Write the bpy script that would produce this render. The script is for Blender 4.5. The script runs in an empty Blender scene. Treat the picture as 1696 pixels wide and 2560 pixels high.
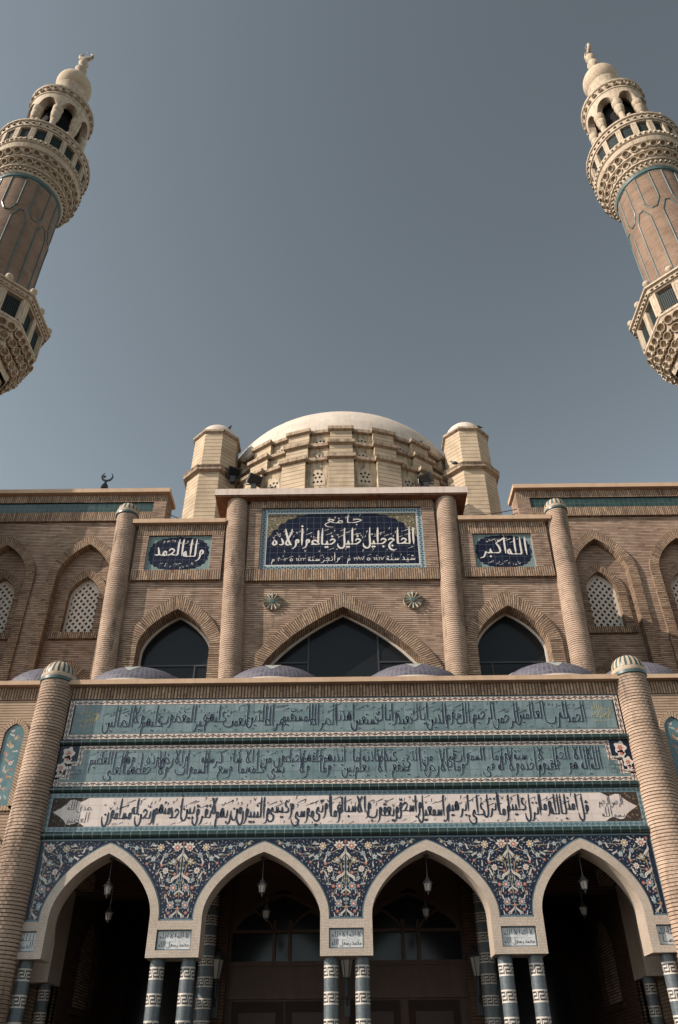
import bpy, math, random
import numpy as np
from mathutils import Vector, Matrix
random.seed(7)
PI = math.pi
rad = math.radians
C = bpy.context.scene.collection
S = bpy.context.scene

# ------------------------------------------------------------------ camera, sky, sun, exposure
TH, RO = rad(36.7), rad(0.62)
F = Vector((0, math.cos(TH), math.sin(TH))); U = Vector((0, -math.sin(TH), math.cos(TH))); R = Vector((1, 0, 0))
Rr = R*math.cos(RO) - U*math.sin(RO); Ur = R*math.sin(RO) + U*math.cos(RO)
cam = bpy.data.cameras.new('camera'); camo = bpy.data.objects.new('camera', cam); C.objects.link(camo)
m = Matrix((Rr, Ur, -F)).transposed().to_4x4(); m.translation = Vector((0, 0, 1.6)); camo.matrix_world = m
cam.sensor_fit = 'VERTICAL'; cam.sensor_height = 36; cam.lens = 1960/2560*36; cam.shift_x = -7/2560
cam.clip_end = 3000; cam.clip_start = 0.1
S.camera = camo
AZ, EL = rad(69), rad(33)
tosun = Vector((-math.sin(AZ)*math.cos(EL), -math.cos(AZ)*math.cos(EL), math.sin(EL)))
sun = bpy.data.lights.new('sun', 'SUN'); suno = bpy.data.objects.new('sun', sun); C.objects.link(suno)
sun.energy = 5.0; sun.angle = rad(0.5); sun.color = (1, .90, .79)
suno.rotation_euler = tosun.to_track_quat('Z', 'Y').to_euler(); suno.location = (-30, -20, 40)
W = bpy.data.worlds.new('World'); S.world = W; W.use_nodes = True
wn, wl = W.node_tree.nodes, W.node_tree.links
bg = wn['Background']; sky = wn.new('ShaderNodeTexSky'); sky.sky_type = 'NISHITA'; sky.sun_disc = False
sky.sun_elevation = EL; sky.sun_rotation = math.atan2(tosun.x, tosun.y)
sky.air_density = 1.0; sky.dust_density = 0.6; sky.ozone_density = 1.0; sky.altitude = 400
hs = wn.new('ShaderNodeHueSaturation'); hs.inputs['Saturation'].default_value = .26; hs.inputs['Hue'].default_value = .465; hs.inputs['Value'].default_value = .79
wl.new(sky.outputs[0], hs.inputs['Color']); gm = wn.new('ShaderNodeGamma'); gm.inputs[1].default_value = 1.75; wl.new(hs.outputs[0], gm.inputs[0]); wl.new(gm.outputs[0], bg.inputs[0]); bg.inputs[1].default_value = .06
S.view_settings.view_transform = 'Standard'; S.view_settings.look = 'None'; S.view_settings.gamma = 1
S.view_settings.exposure = 0.60

# ------------------------------------------------------------------ materials
class N:
    def __init__(s, name, rough=.8, spec=.3):
        s.m = bpy.data.materials.new(name); s.m.use_nodes = True
        s.t = s.m.node_tree; s.b = s.t.nodes['Principled BSDF']
        s.b.inputs['Roughness'].default_value = rough
        s.b.inputs['Specular IOR Level'].default_value = spec
    def n(s, ty, **kw):
        x = s.t.nodes.new(ty)
        for k, v in kw.items(): setattr(x, k, v)
        return x
    def put(s, sock, v):
        if hasattr(v, 'links') or hasattr(v, 'is_linked'): s.t.links.new(v, sock)
        else: sock.default_value = v
    def math(s, op, a, b=0.0, c=0.0):
        x = s.n('ShaderNodeMath', operation=op)
        s.put(x.inputs[0], a); s.put(x.inputs[1], b); s.put(x.inputs[2], c)
        return x.outputs[0]
    def mix(s, f, a, b, mode='MIX'):
        x = s.n('ShaderNodeMix', data_type='RGBA', blend_type=mode)
        s.put(x.inputs[0], f)
        s.put(x.inputs[6], a if not isinstance(a, tuple) else (*a, 1)); s.put(x.inputs[7], b if not isinstance(b, tuple) else (*b, 1))
        return x.outputs[2]
    def rng(s, v, a, b, c=0., d=1.):
        x = s.n('ShaderNodeMapRange'); s.put(x.inputs[0], v)
        for i, q in enumerate((a, b, c, d)): x.inputs[i+1].default_value = q
        return x.outputs[0]
    def uv(s):
        u = s.n('ShaderNodeUVMap'); q = s.n('ShaderNodeSeparateXYZ'); s.t.links.new(u.outputs[0], q.inputs[0])
        return q.outputs[0], q.outputs[1]
    def pos(s): return s.n('ShaderNodeNewGeometry').outputs['Position']
    def noise(s, scale, stretch=(1, 1, 1), detail=4, rough=.6):
        mp = s.n('ShaderNodeMapping'); s.t.links.new(s.pos(), mp.inputs[0]); mp.inputs['Scale'].default_value = stretch
        x = s.n('ShaderNodeTexNoise'); s.t.links.new(mp.outputs[0], x.inputs[0])
        x.inputs['Scale'].default_value = scale; x.inputs['Detail'].default_value = detail; x.inputs['Roughness'].default_value = rough
        return x.outputs[0]
    def comb(s, a, b, c=0.0):
        x = s.n('ShaderNodeCombineXYZ'); s.put(x.inputs[0], a); s.put(x.inputs[1], b); s.put(x.inputs[2], c); return x.outputs[0]
    def white(s, vec):
        x = s.n('ShaderNodeTexWhiteNoise', noise_dimensions='2D'); s.t.links.new(vec, x.inputs[0]); return x.outputs[0]
    def bump(s, h, strength=.5, dist=.01):
        x = s.n('ShaderNodeBump'); x.inputs['Strength'].default_value = strength; x.inputs['Distance'].default_value = dist
        s.put(x.inputs['Height'], h); s.t.links.new(x.outputs[0], s.b.inputs['Normal'])
    def col(s, c): s.put(s.b.inputs['Base Color'], c if not isinstance(c, tuple) else (*c, 1)); return s
    def ramp(s, f, stops):
        x = s.n('ShaderNodeValToRGB'); s.put(x.inputs[0], f); e = x.color_ramp.elements
        e[0].position, e[0].color = stops[0][0], (*stops[0][1], 1); e[1].position, e[1].color = stops[-1][0], (*stops[-1][1], 1)
        for p, c in stops[1:-1]:
            q = e.new(p); q.color = (*c, 1)
        return x.outputs[0]

def brick(name, tints, h=.058, L=.23, joint=(.035, .023, .017), jw=.19, stain=.35, vj=False, stainy=0.0, grime=(.06, .047, .037)):
    k = N(name, .9, .15); u, v = k.uv()
    row = k.math('FLOOR', k.math('DIVIDE', v, h)); fr = k.math('FRACT', k.math('DIVIDE', v, h))
    uu = k.math('ADD', k.math('DIVIDE', u, L), k.math('MULTIPLY', row, .43)); cell = k.math('FLOOR', uu)
    rnd = k.white(k.comb(cell, row))
    n = len(tints); c = k.ramp(rnd, [(i/(n-1), t) for i, t in enumerate(tints)])
    nz = k.noise(1.1, (1, 1, 1), 5); c = k.mix(k.rng(nz, .35, .68, 0, .55), c, (.48, .46, .45), 'MULTIPLY')
    fine = k.noise(30, (1, 1, 1), 3); c = k.mix(k.rng(fine, .3, .7, 0, .22), c, (.45, .42, .4), 'MULTIPLY')
    if stain:
        st = k.noise(1.6, (1.6, 1.6, .35), 6, .7); c = k.mix(k.rng(st, .56 - stainy, .74 - stainy, 0, stain), c, grime)
    d = k.math('MINIMUM', fr, k.math('SUBTRACT', 1.0, fr)); ln = k.rng(d, jw*.55, jw*1.15, 1, 0)
    if vj:
        fx = k.math('FRACT', uu); dx = k.math('MINIMUM', fx, k.math('SUBTRACT', 1.0, fx)); ln2 = k.rng(dx, .015, .035, .6, 0)
        ln = k.math('MAXIMUM', ln, ln2)
    c = k.mix(k.math('MULTIPLY', ln, .92), c, joint); k.col(c)
    k.bump(k.math('SUBTRACT', k.math('MULTIPLY', fine, .15), ln), .8, .012)
    return k.m

def plain(name, c, rough=.8, spec=.3, var=.25, scale=2.0, streak=0.0, streakcol=(.08, .06, .05), bump=.1, metal=0.0):
    k = N(name, rough, spec); x = k.noise(scale, (1, 1, 1), 6)
    q = k.mix(k.rng(x, .3, .7, 0, var), c, (.5, .48, .46), 'MULTIPLY')
    if streak:
        y = k.noise(3.2, (2.2, 2.2, .3), 6, .75); q = k.mix(k.rng(y, .46, .66, 0, streak), q, streakcol)
    k.col(q); k.b.inputs['Metallic'].default_value = metal
    if bump: k.bump(k.noise(40, (1, 1, 1), 3), bump, .01)
    return k.m

def tiles(name, c, c2, size=.19, joint=(.12, .14, .15), rough=.22, spec=.5, var=.5, jw=.012, jmix=.5):
    k = N(name, rough, spec); u, v = k.uv()
    a, b = k.math('DIVIDE', u, size), k.math('DIVIDE', v, size)
    r = k.white(k.comb(k.math('FLOOR', a), k.math('FLOOR', b)))
    q = k.mix(r, c, c2); x = k.noise(6, (1, 1, 1), 4); q = k.mix(k.rng(x, .35, .7, 0, var), q, (.45, .5, .52), 'MULTIPLY')
    fa, fb = k.math('FRACT', a), k.math('FRACT', b)
    d = k.math('MINIMUM', k.math('MINIMUM', fa, k.math('SUBTRACT', 1.0, fa)), k.math('MINIMUM', fb, k.math('SUBTRACT', 1.0, fb)))
    ln = k.rng(d, jw, jw*2.4, jmix, 0); k.col(k.mix(ln, q, joint)); k.bump(k.math('SUBTRACT', k.math('MULTIPLY', x, .3), ln), .25, .004)
    return k.m

def mosaic(name, c, c2, size=.021, joint=(.1, .08, .065), rough=.45):
    k = N(name, rough, .4); u, v = k.uv(); a, b = k.math('DIVIDE', u, size), k.math('DIVIDE', v, size)
    r = k.white(k.comb(k.math('FLOOR', a), k.math('FLOOR', b))); q = k.mix(r, c, c2)
    x = k.noise(2.5, (1, 1, 1), 5); q = k.mix(k.rng(x, .35, .7, 0, .35), q, (.55, .5, .45), 'MULTIPLY')
    fa, fb = k.math('FRACT', a), k.math('FRACT', b)
    d = k.math('MINIMUM', k.math('MINIMUM', fa, k.math('SUBTRACT', 1.0, fa)), k.math('MINIMUM', fb, k.math('SUBTRACT', 1.0, fb)))
    k.col(k.mix(k.rng(d, .06, .16, .75, 0), q, joint)); return k.m

def vine(name, base, line, dot, lam=.22, wob=.42, rough=.25):
    """a scrolling stem with a blossom in every bend; uv = (metres along, -1..1 across)"""
    k = N(name, rough, .5); u, v = k.uv(); p = k.math('DIVIDE', u, lam)
    sn = k.math('SINE', k.math('MULTIPLY', p, 2*PI)); dl = k.math('ABSOLUTE', k.math('SUBTRACT', v, k.math('MULTIPLY', sn, wob)))
    c = k.mix(k.rng(dl, .2, .3, 1, 0), base, line)
    ph = k.math('FRACT', k.math('MULTIPLY', p, 2.0)); side = k.math('SIGN', sn)
    du = k.math('MULTIPLY', k.math('SUBTRACT', ph, .5), 1.7); dv = k.math('ADD', v, k.math('MULTIPLY', side, .28))
    rr = k.math('SQRT', k.math('ADD', k.math('MULTIPLY', du, du), k.math('MULTIPLY', dv, dv)))
    c = k.mix(k.rng(rr, .36, .48, 1, 0), c, dot); c = k.mix(k.rng(rr, .1, .17, 1, 0), c, base)
    ed = k.math('ABSOLUTE', v); c = k.mix(k.rng(ed, .86, .92, 0, 1), c, line); k.col(c); return k.m

def arabesque(name, base, cols, scale=16, rough=.3):
    k = N(name, .55, .2); vo = k.n('ShaderNodeTexVoronoi', feature='DISTANCE_TO_EDGE'); k.t.links.new(k.pos(), vo.inputs[0]); vo.inputs['Scale'].default_value = scale
    v2 = k.n('ShaderNodeTexVoronoi'); k.t.links.new(k.pos(), v2.inputs[0]); v2.inputs['Scale'].default_value = scale*.8
    sp = k.n('ShaderNodeSeparateXYZ'); k.t.links.new(v2.outputs['Color'], sp.inputs[0])
    c = k.mix(k.rng(v2.outputs['Distance'], .22, .34, 1, 0), base, k.ramp(sp.outputs[0], [(i/(len(cols)-1), q) for i, q in enumerate(cols)]))
    c = k.mix(k.rng(vo.outputs['Distance'], .03, .06, .7, 0), c, cols[-1]); k.col(c); return k.m

BT = [(.25, .165, .118), (.37, .255, .185), (.41, .29, .21), (.45, .33, .245), (.31, .205, .147), (.39, .27, .197)]
M = {}
M['brick'] = brick('tan_brick', BT, .06, .24, stain=.6, stainy=.01, jw=.2)
M['brickcol'] = brick('column_brick', [(.37, .265, .195), (.42, .305, .225), (.40, .285, .21), (.34, .24, .175)], .06, .3, jw=.02, stain=.85, stainy=.035, grime=(.045, .036, .03))
M['soldier'] = brick('soldier_brick', [(.17, .11, .077), (.33, .23, .155), (.25, .165, .112), (.40, .285, .195), (.29, .19, .13)], .065, .26, stain=.4, vj=True)
M['shadebrick'] = brick('inner_brick_shade', [(.075, .04, .026), (.10, .056, .036), (.085, .046, .03)], .06, .24, stain=.2)  # inner shade put into the tints, darker than the brick itself
M['wingbrick'] = brick('wing_brick', [(.36, .25, .175), (.42, .30, .21), (.39, .275, .19)], .065, .26, jw=.1, stain=.25)
M['minbrick'] = brick('minaret_brick', [(.235, .155, .108), (.30, .205, .145), (.265, .177, .125)], .085, .3, jw=.19, stain=.35)
M['ybrick'] = brick('yellow_brick', [(.44, .345, .24), (.48, .38, .265), (.42, .325, .225)], .2, .4, joint=(.14, .085, .05), jw=.06, stain=.45, grime=(.17, .12, .075))
M['yplaster'] = plain('yellow_plaster', (.42, .33, .22), .9, .15, .5, 1.8, .95, (.075, .065, .05))
M['drumcornice'] = plain('drum_cornice', (.36, .27, .19), .9, .15, .5, 2.5, .8, (.06, .048, .038))
M['coping'] = plain('coping_stone', (.44, .30, .20), .85, .2, .3, 3.0, .3, (.22, .14, .09))
M['fascia'] = plain('pink_stone', (.52, .42, .36), .8, .25, .2, 3.0, .45, (.30, .22, .18))
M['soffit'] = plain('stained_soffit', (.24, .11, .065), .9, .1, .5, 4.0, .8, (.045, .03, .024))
M['stone'] = plain('minaret_stone', (.42, .34, .25), .8, .2, .45, 3.0, .75, (.20, .14, .09))
M['white'] = plain('dome_plaster', (.50, .43, .36), .8, .2, .35, 1.4, .6, (.34, .27, .205), .08)
M['tanplaster'] = plain('tan_plaster', (.42, .335, .24), .8, .2, .4, 2.5, .6, (.25, .175, .115), .1)
M['lattice'] = plain('lattice_plaster', (.50, .44, .38), .85, .2, .2, 5, .2, (.3, .25, .2))
M['drumlattice'] = plain('tan_lattice', (.43, .35, .265), .85, .2, .3, 5, .4, (.2, .155, .11))
M['dark'] = plain('painted_shade', (.012, .011, .011), .9, .1, 0, bump=0)  # near-black colour stands for shade behind openings and in holes
M['glass'] = N('dark_glass', .14, .22).col((.010, .011, .012)).m
M['metal'] = plain('black_metal', (.02, .02, .021), .5, .5, .2, 8, bump=0)
M['steel'] = plain('lamp_metal', (.10, .095, .09), .4, .5, .3, 8, metal=.6, bump=0)
M['lampglass'] = plain('frosted_glass', (.30, .27, .23), .3, .4, .2, 6, bump=0)
M['wood'] = plain('dark_timber', (.024, .013, .009), .6, .12, .5, 5, .5, (.015, .009, .006))
M['screenwood'] = plain('brown_timber', (.06, .032, .02), .5, .25, .4, 5, .4, (.025, .014, .009))
M['doorgloss'] = N('varnished_panel', .3, .14).col((.030, .015, .010)).m
M['greenbar'] = None
k = N('green_glaze', .18, .6); u, v = k.uv(); fr = k.math('FRACT', k.math('DIVIDE', u, .175)); d = k.math('MINIMUM', fr, k.math('SUBTRACT', 1.0, fr))
q = k.mix(k.rng(k.noise(5), .3, .7, 0, .5), (.008, .022, .021), (.016, .036, .033)); k.col(k.mix(k.rng(d, .012, .035, .8, 0), q, (.22, .21, .16))); M['greenbar'] = k.m
M['turq'] = tiles('turquoise_tile', (.10, .145, .148), (.15, .195, .198), .2, (.05, .065, .067), .22, .4, .5, .02, .55)
M['turq2'] = tiles('turquoise_field', (.06, .12, .122), (.10, .165, .168), .2, (.06, .09, .09), .2, .5, .5)
M['navy'] = tiles('navy_tile', (.005, .006, .016), (.008, .010, .023), .21, (.10, .11, .13), .25, .25, .3, .014, .55)
M['navytile'] = tiles('navy_spandrel', (.004, .006, .017), (.007, .010, .024), .16, (.035, .042, .065), .25, .25, .3, .015, .5)
M['pink'] = tiles('cream_tile', (.44, .36, .32), (.52, .435, .39), .24, (.33, .25, .2), .25, .5, .2, .012, .6)
M['greentile'] = tiles('green_tile', (.014, .036, .033), (.026, .056, .05), .17, (.08, .09, .08), .25, .5, .5, .03, .6)
M['paleplate'] = tiles('pale_plate', (.40, .40, .39), (.47, .46, .45), .22, (.3, .3, .3), .25, .5, .2)
M['mosaic'] = mosaic('beige_mosaic', (.41, .325, .255), (.50, .41, .33), .023)
M['mosblue'] = mosaic('blue_mosaic', (.058, .072, .08), (.095, .112, .12), .021, (.04, .047, .05))
M['moswhite'] = mosaic('white_mosaic', (.43, .385, .335), (.5, .45, .39), .018, (.3, .26, .22))
M['mosblack'] = mosaic('black_mosaic', (.020, .018, .018), (.045, .038, .035), .018, (.03, .03, .03))
M['vine'] = vine('cream_vine', (.50, .41, .345), (.045, .026, .02), (.06, .03, .022))
M['vineblue'] = vine('blue_vine', (.14, .20, .205), (.05, .085, .10), (.03, .055, .075), .2)
M['vineplaque'] = vine('plaque_vine', (.29, .345, .35), (.025, .05, .075), (.02, .05, .055), .16, .4)
M['blueline'] = N('blue_edge', .3, .4).col((.07, .11, .13)).m
M['ink'] = N('black_glaze', .25, .5).col((.010, .012, .022)).m
M['halo'] = N('pale_glaze', .3, .5).col((.27, .36, .365)).m
M['letter'] = N('white_glaze', .3, .5).col((.52, .47, .425)).m
M['gold'] = N('gold_glaze', .3, .5).col((.33, .27, .13)).m
M['goldwork'] = arabesque('gilt_scroll', (.055, .045, .025), [(.20, .15, .08), (.28, .24, .16), (.16, .12, .06), (.33, .28, .2)], 15)
M['tealwork'] = arabesque('teal_scroll', (.15, .20, .19), [(.26, .15, .08), (.07, .11, .105), (.30, .28, .2), (.05, .085, .085)], 15)
M['darkwork'] = arabesque('dark_scroll', (.028, .02, .016), [(.22, .09, .04), (.12, .12, .08), (.2, .15, .07), (.07, .04, .03)], 20)
M['p_w'] = N('petal_cream', .3, .5).col((.47, .41, .355)).m
M['p_r'] = N('petal_coral', .3, .5).col((.34, .105, .07)).m
M['p_y'] = N('petal_ochre', .3, .5).col((.36, .22, .08)).m
M['p_b'] = N('petal_blue', .3, .5).col((.20, .28, .30)).m
M['p_k'] = N('petal_dark', .3, .5).col((.06, .02, .015)).m
M['stem'] = N('stem_olive', .3, .5).col((.17, .17, .12)).m
M['trimturq'] = plain('turquoise_trim', (.055, .095, .092), .35, .4, .3, 6, bump=0)
M['capgreen'] = plain('cap_green', (.05, .085, .08), .4, .4, .5, 6, bump=0)
M['capcream'] = plain('cap_cream', (.38, .30, .215), .7, .3, .35, 6, .4, (.2, .14, .1))
M['grille'] = plain('green_grille', (.03, .045, .043), .6, .2, .2, bump=0)
M['joint'] = plain('raked_joint', (.05, .035, .026), .95, .05, .2, 5, bump=0)
M['ground'] = plain('low_bounce_ground', (.06, .056, .052), .9, .2, .3, .6)  # unseen ground, kept dark so less light bounces into the shade
M['roof'] = plain('roof_screed', (.30, .25, .2), .9, .1, .3, .7)
k = N('dome_tile', .6, .2); u, v = k.uv()
fu, fv = k.math('FRACT', k.math('DIVIDE', u, .1)), k.math('FRACT', k.math('DIVIDE', v, .06))
g = k.math('MINIMUM', k.math('MINIMUM', fu, k.math('SUBTRACT', 1.0, fu)), k.math('MULTIPLY', k.math('MINIMUM', fv, k.math('SUBTRACT', 1.0, fv)), 1.0))
c = k.mix(k.white(k.comb(k.math('FLOOR', k.math('DIVIDE', u, .1)), k.math('FLOOR', k.math('DIVIDE', v, .06)))), (.05, .047, .062), (.085, .078, .096))
k.col(k.mix(k.rng(g, .05, .12, .6, 0), c, (.16, .155, .165))); M['dometile'] = k.m
M['domepale'] = plain('dome_star_tile', (.25, .26, .235), .5, .4, .3, 4)

# ------------------------------------------------------------------ mesh builder
class MB:
    def __init__(s, T=None): s.v = []; s.f = []; s.uv = []; s.mi = []; s.T = T; s.sm = False
    def pt(s, p):
        s.v.append(s.T(*p) if s.T else tuple(p)); return len(s.v)-1
    def face(s, pts, uvs=None, mi=0):
        ids = [s.pt(p) for p in pts]; s.f.append(ids); s.uv.append(uvs or [(p[0], p[2]) for p in pts]); s.mi.append(mi)
    def box(s, x0, x1, y0, y1, z0, z1, sw=False, mi=0, skip=''):
        def q(tag, pts, a, b):
            if tag in skip: return
            uv = [(p[a], p[b]) for p in pts]
            if sw: uv = [(y, x) for x, y in uv]
            s.face(pts, uv, mi)
        q('f', [(x0, y0, z0), (x1, y0, z0), (x1, y0, z1), (x0, y0, z1)], 0, 2)
        q('b', [(x1, y1, z0), (x0, y1, z0), (x0, y1, z1), (x1, y1, z1)], 0, 2)
        q('l', [(x0, y1, z0), (x0, y0, z0), (x0, y0, z1), (x0, y1, z1)], 1, 2)
        q('r', [(x1, y0, z0), (x1, y1, z0), (x1, y1, z1), (x1, y0, z1)], 1, 2)
        q('t', [(x0, y0, z1), (x1, y0, z1), (x1, y1, z1), (x0, y1, z1)], 0, 1)
        q('u', [(x0, y1, z0), (x1, y1, z0), (x1, y0, z0), (x0, y0, z0)], 0, 1)
        return s
    def strip(s, x0, x1, z0, z1, y, mi=0, horiz=True):
        """flat band, uv = (metres along, -1..1 across)"""
        p = [(x0, y, z0), (x1, y, z0), (x1, y, z1), (x0, y, z1)]
        s.face(p, [(x0, -1), (x1, -1), (x1, 1), (x0, 1)] if horiz else [(z0, -1), (z0, 1), (z1, 1), (z1, -1)], mi); return s
    def frame(s, x0, x1, z0, z1, w, y, mi=0):
        s.strip(x0+w, x1-w, z1-w, z1, y, mi); s.strip(x0+w, x1-w, z0, z0+w, y, mi)
        s.strip(x0, x0+w, z0, z1, y, mi, False); s.strip(x1-w, x1, z0, z1, y, mi, False); return s
    def arch_wall(s, s0, s1, z0, z1, o, d, mi=0):
        a, b = o[0], o[-1]
        fq = lambda p: s.face([(x, d, z) for x, z in p], [(x, z) for x, z in p], mi)
        fq([(s0, z0), (a[0], z0), (a[0], z1), (s0, z1)]); fq([(b[0], z0), (s1, z0), (s1, z1), (b[0], z1)])
        if a[1] > z0+1e-6: fq([(a[0], z0), (b[0], z0), (b[0], b[1]), (a[0], a[1])])
        for p, q in zip(o, o[1:]):
            if abs(p[0]-q[0]) > 1e-6: fq([p, q, (q[0], z1), (p[0], z1)])
        return s
    def sweep(s, o, d0, d1, mi=0):
        l = 0
        for p, q in zip(o, o[1:]):
            L = math.hypot(q[0]-p[0], q[1]-p[1])
            s.face([(p[0], d0, p[1]), (q[0], d0, q[1]), (q[0], d1, q[1]), (p[0], d1, p[1])], [(d0, l), (d0, l+L), (d1, l+L), (d1, l)], mi); l += L
        return s
    def ring(s, oi, oo, d, mi=0):
        l = 0
        for i in range(len(oi)-1):
            a, b, c, e = oi[i], oo[i], oo[i+1], oi[i+1]
            L = math.hypot((b[0]+a[0]-c[0]-e[0])/2, (b[1]+a[1]-c[1]-e[1])/2); w = math.hypot(b[0]-a[0], b[1]-a[1])
            s.face([(a[0], d, a[1]), (b[0], d, b[1]), (c[0], d, c[1]), (e[0], d, e[1])], [(0, l), (w, l), (w, l+L), (0, l+L)], mi); l += L
        return s
    def arch_ring(s, oi, oo, d0, d1, mi=0):
        s.ring(oi, oo, d0, mi); s.sweep(oo, d0, d1, mi); return s
    def fill(s, o, d, mi=0): s.face([(x, d, z) for x, z in o], [(x, z) for x, z in o], mi); return s
    def lathe(s, prof, n=32, c=(0, 0, 0), a0=0., a1=2*PI, mi=0, smooth=True, uscale=None):
        s.sm = s.sm or smooth; rm = uscale or max(r for r, z in prof); l = 0
        for (r0, z0), (r1, z1) in zip(prof, prof[1:]):
            L = math.hypot(r1-r0, z1-z0)
            for i in range(n):
                t0, t1 = a0+(a1-a0)*i/n, a0+(a1-a0)*(i+1)/n
                P = lambda r, z, t: (c[0]+r*math.cos(t), c[1]+r*math.sin(t), c[2]+z)
                k = mi(i, n) if callable(mi) else mi
                uv = [(t0*rm, l), (t1*rm, l), (t1*rm, l+L), (t0*rm, l+L)]
                pts = [P(r0, z0, t0), P(r0, z0, t1), P(r1, z1, t1), P(r1, z1, t0)]
                if r1 < 1e-6: pts, uv = pts[:3], uv[:3]
                elif r0 < 1e-6: pts, uv = [pts[0], pts[2], pts[3]], [uv[0], uv[2], uv[3]]
                s.face(pts, uv, k)
            l += L
        return s
    def tube(s, pts, r, n=8, mi=0, cap=True):
        s.sm = True; pts = [Vector(p) for p in pts]; rings = []; l = 0
        for i, p in enumerate(pts):
            t = (pts[min(i+1, len(pts)-1)]-pts[max(i-1, 0)]).normalized()
            a = t.cross(Vector((0, 0, 1)) if abs(t.z) < .95 else Vector((1, 0, 0))).normalized(); b = t.cross(a)
            rr = r[i] if isinstance(r, (list, tuple)) else r
            rings.append([tuple(p+a*rr*math.cos(2*PI*j/n)+b*rr*math.sin(2*PI*j/n)) for j in range(n)])
        for i in range(len(pts)-1):
            L = (pts[i+1]-pts[i]).length
            for j in range(n):
                k = (j+1) % n
                s.face([rings[i][j], rings[i][k], rings[i+1][k], rings[i+1][j]], [(l, j/n), (l, (j+1)/n), (l+L, (j+1)/n), (l+L, j/n)], mi)
            l += L
        if cap: s.face(rings[0][::-1], [(0, 0)]*n, mi); s.face(rings[-1], [(0, 0)]*n, mi)
        return s
    def build(s, name, mats, parent=None):
        me = bpy.data.meshes.new(name); me.from_pydata(s.v, [], s.f)
        for q in (mats if isinstance(mats, (list, tuple)) else [mats]): me.materials.append(q)
        uvl = me.uv_layers.new(name='UVMap'); flat = [c for f in s.uv for p in f for c in p]; uvl.data.foreach_set('uv', flat)
        me.polygons.foreach_set('material_index', s.mi)
        import bmesh
        bm = bmesh.new(); bm.from_mesh(me); bmesh.ops.remove_doubles(bm, verts=bm.verts, dist=1e-5); bm.to_mesh(me); bm.free()
        if s.sm:
            me.polygons.foreach_set('use_smooth', [True]*len(me.polygons)); me.set_sharp_from_angle(angle=rad(40))
        me.update()
        o = bpy.data.objects.new(name, me); C.objects.link(o)
        if parent: o.parent = parent; o.matrix_parent_inverse = Matrix.Translation(parent_world(parent)).inverted()
        return o
def course_column(name, prof, mats, parent, T=None, h=.062, nf=22):
    """round pier laid in courses: flat brick faces, raked joints"""
    mb = MB(T); z = prof[0][1]; zt = prof[-1][1]; k = 0
    def rad_at(z):
        for (r0, z0), (r1, z1) in zip(prof, prof[1:]):
            if z <= z1: return r0+(r1-r0)*(z-z0)/(z1-z0)
        return prof[-1][0]
    while z < zt-1e-6:
        z1 = min(z+h*.80, zt); z2 = min(z+h, zt); r = rad_at(z); ri = r-.014; ph = (k % 2)*PI/nf; k += 1
        for i in range(nf):
            t0, t1 = ph+2*PI*i/nf, ph+2*PI*(i+1)/nf; rr = r; P_ = lambda q, t, zz: (q*math.cos(t), q*math.sin(t), zz)
            mb.face([P_(rr, t0, z), P_(rr, t1, z), P_(rr, t1, z1), P_(rr, t0, z1)], [(t0*r, z), (t1*r, z), (t1*r, z1), (t0*r, z1)], 0)
            mb.face([P_(rr, t0, z1), P_(rr, t1, z1), P_(ri, t1, z1+.001), P_(ri, t0, z1+.001)], None, 1)
            mb.face([P_(ri, t0, z1), P_(ri, t1, z1), P_(ri, t1, z2), P_(ri, t0, z2)], None, 1)
            mb.face([P_(ri, t0, z2), P_(ri, t1, z2), P_(rr, t1, z2+.0005), P_(rr, t0, z2+.0005)], None, 1)
        z = z2
    mb.face([(prof[-1][0]*math.cos(2*PI*i/nf), prof[-1][0]*math.sin(2*PI*i/nf), zt) for i in range(nf)], None, 0)
    return mb.build(name, mats, parent)
def parent_world(p):
    v = Vector(p.location)
    if p.parent: v = Vector((0, 0, 0)) if p.type == 'MESH' else v + parent_world(p.parent)
    return v
def thing(name, label, cat, loc=(0, 0, 0), group=None):
    o = bpy.data.objects.new(name, None); C.objects.link(o); o.location = loc; o['label'] = label; o['category'] = cat
    o.empty_display_size = .3
    if group: o['group'] = group
    return o
def tag(o, label, cat, group=None):
    o['label'] = label; o['category'] = cat
    if group: o['group'] = group
    return o
def copy_tree(o, parent=None):
    c = o.copy(); C.objects.link(c)
    if parent: c.parent = parent; c.matrix_parent_inverse = o.matrix_parent_inverse.copy()
    for ch in list(o.children): copy_tree(ch, c)
    return c
def arch(cx, hw, zs, rise, zb=None, k=.42, n=12):
    h = []
    for i in range(n+1):
        s_ = 1-math.cos(i/n*PI/2)
        h.append((-hw+s_*hw, zs+rise*((1-k)*math.sqrt(max(0, 1-(1-s_)**2))+k*s_)))
    p = [(cx+x, z) for x, z in h]+[(cx-x, z) for x, z in h[-2::-1]]
    if zb is not None:
        m_ = max(1, int((zs-zb)/.6)); p = [(cx-hw, zb+(zs-zb)*i/m_) for i in range(m_)]+p+[(cx+hw, zs-(zs-zb)*(i+1)/m_) for i in range(m_)]
    return p

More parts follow.
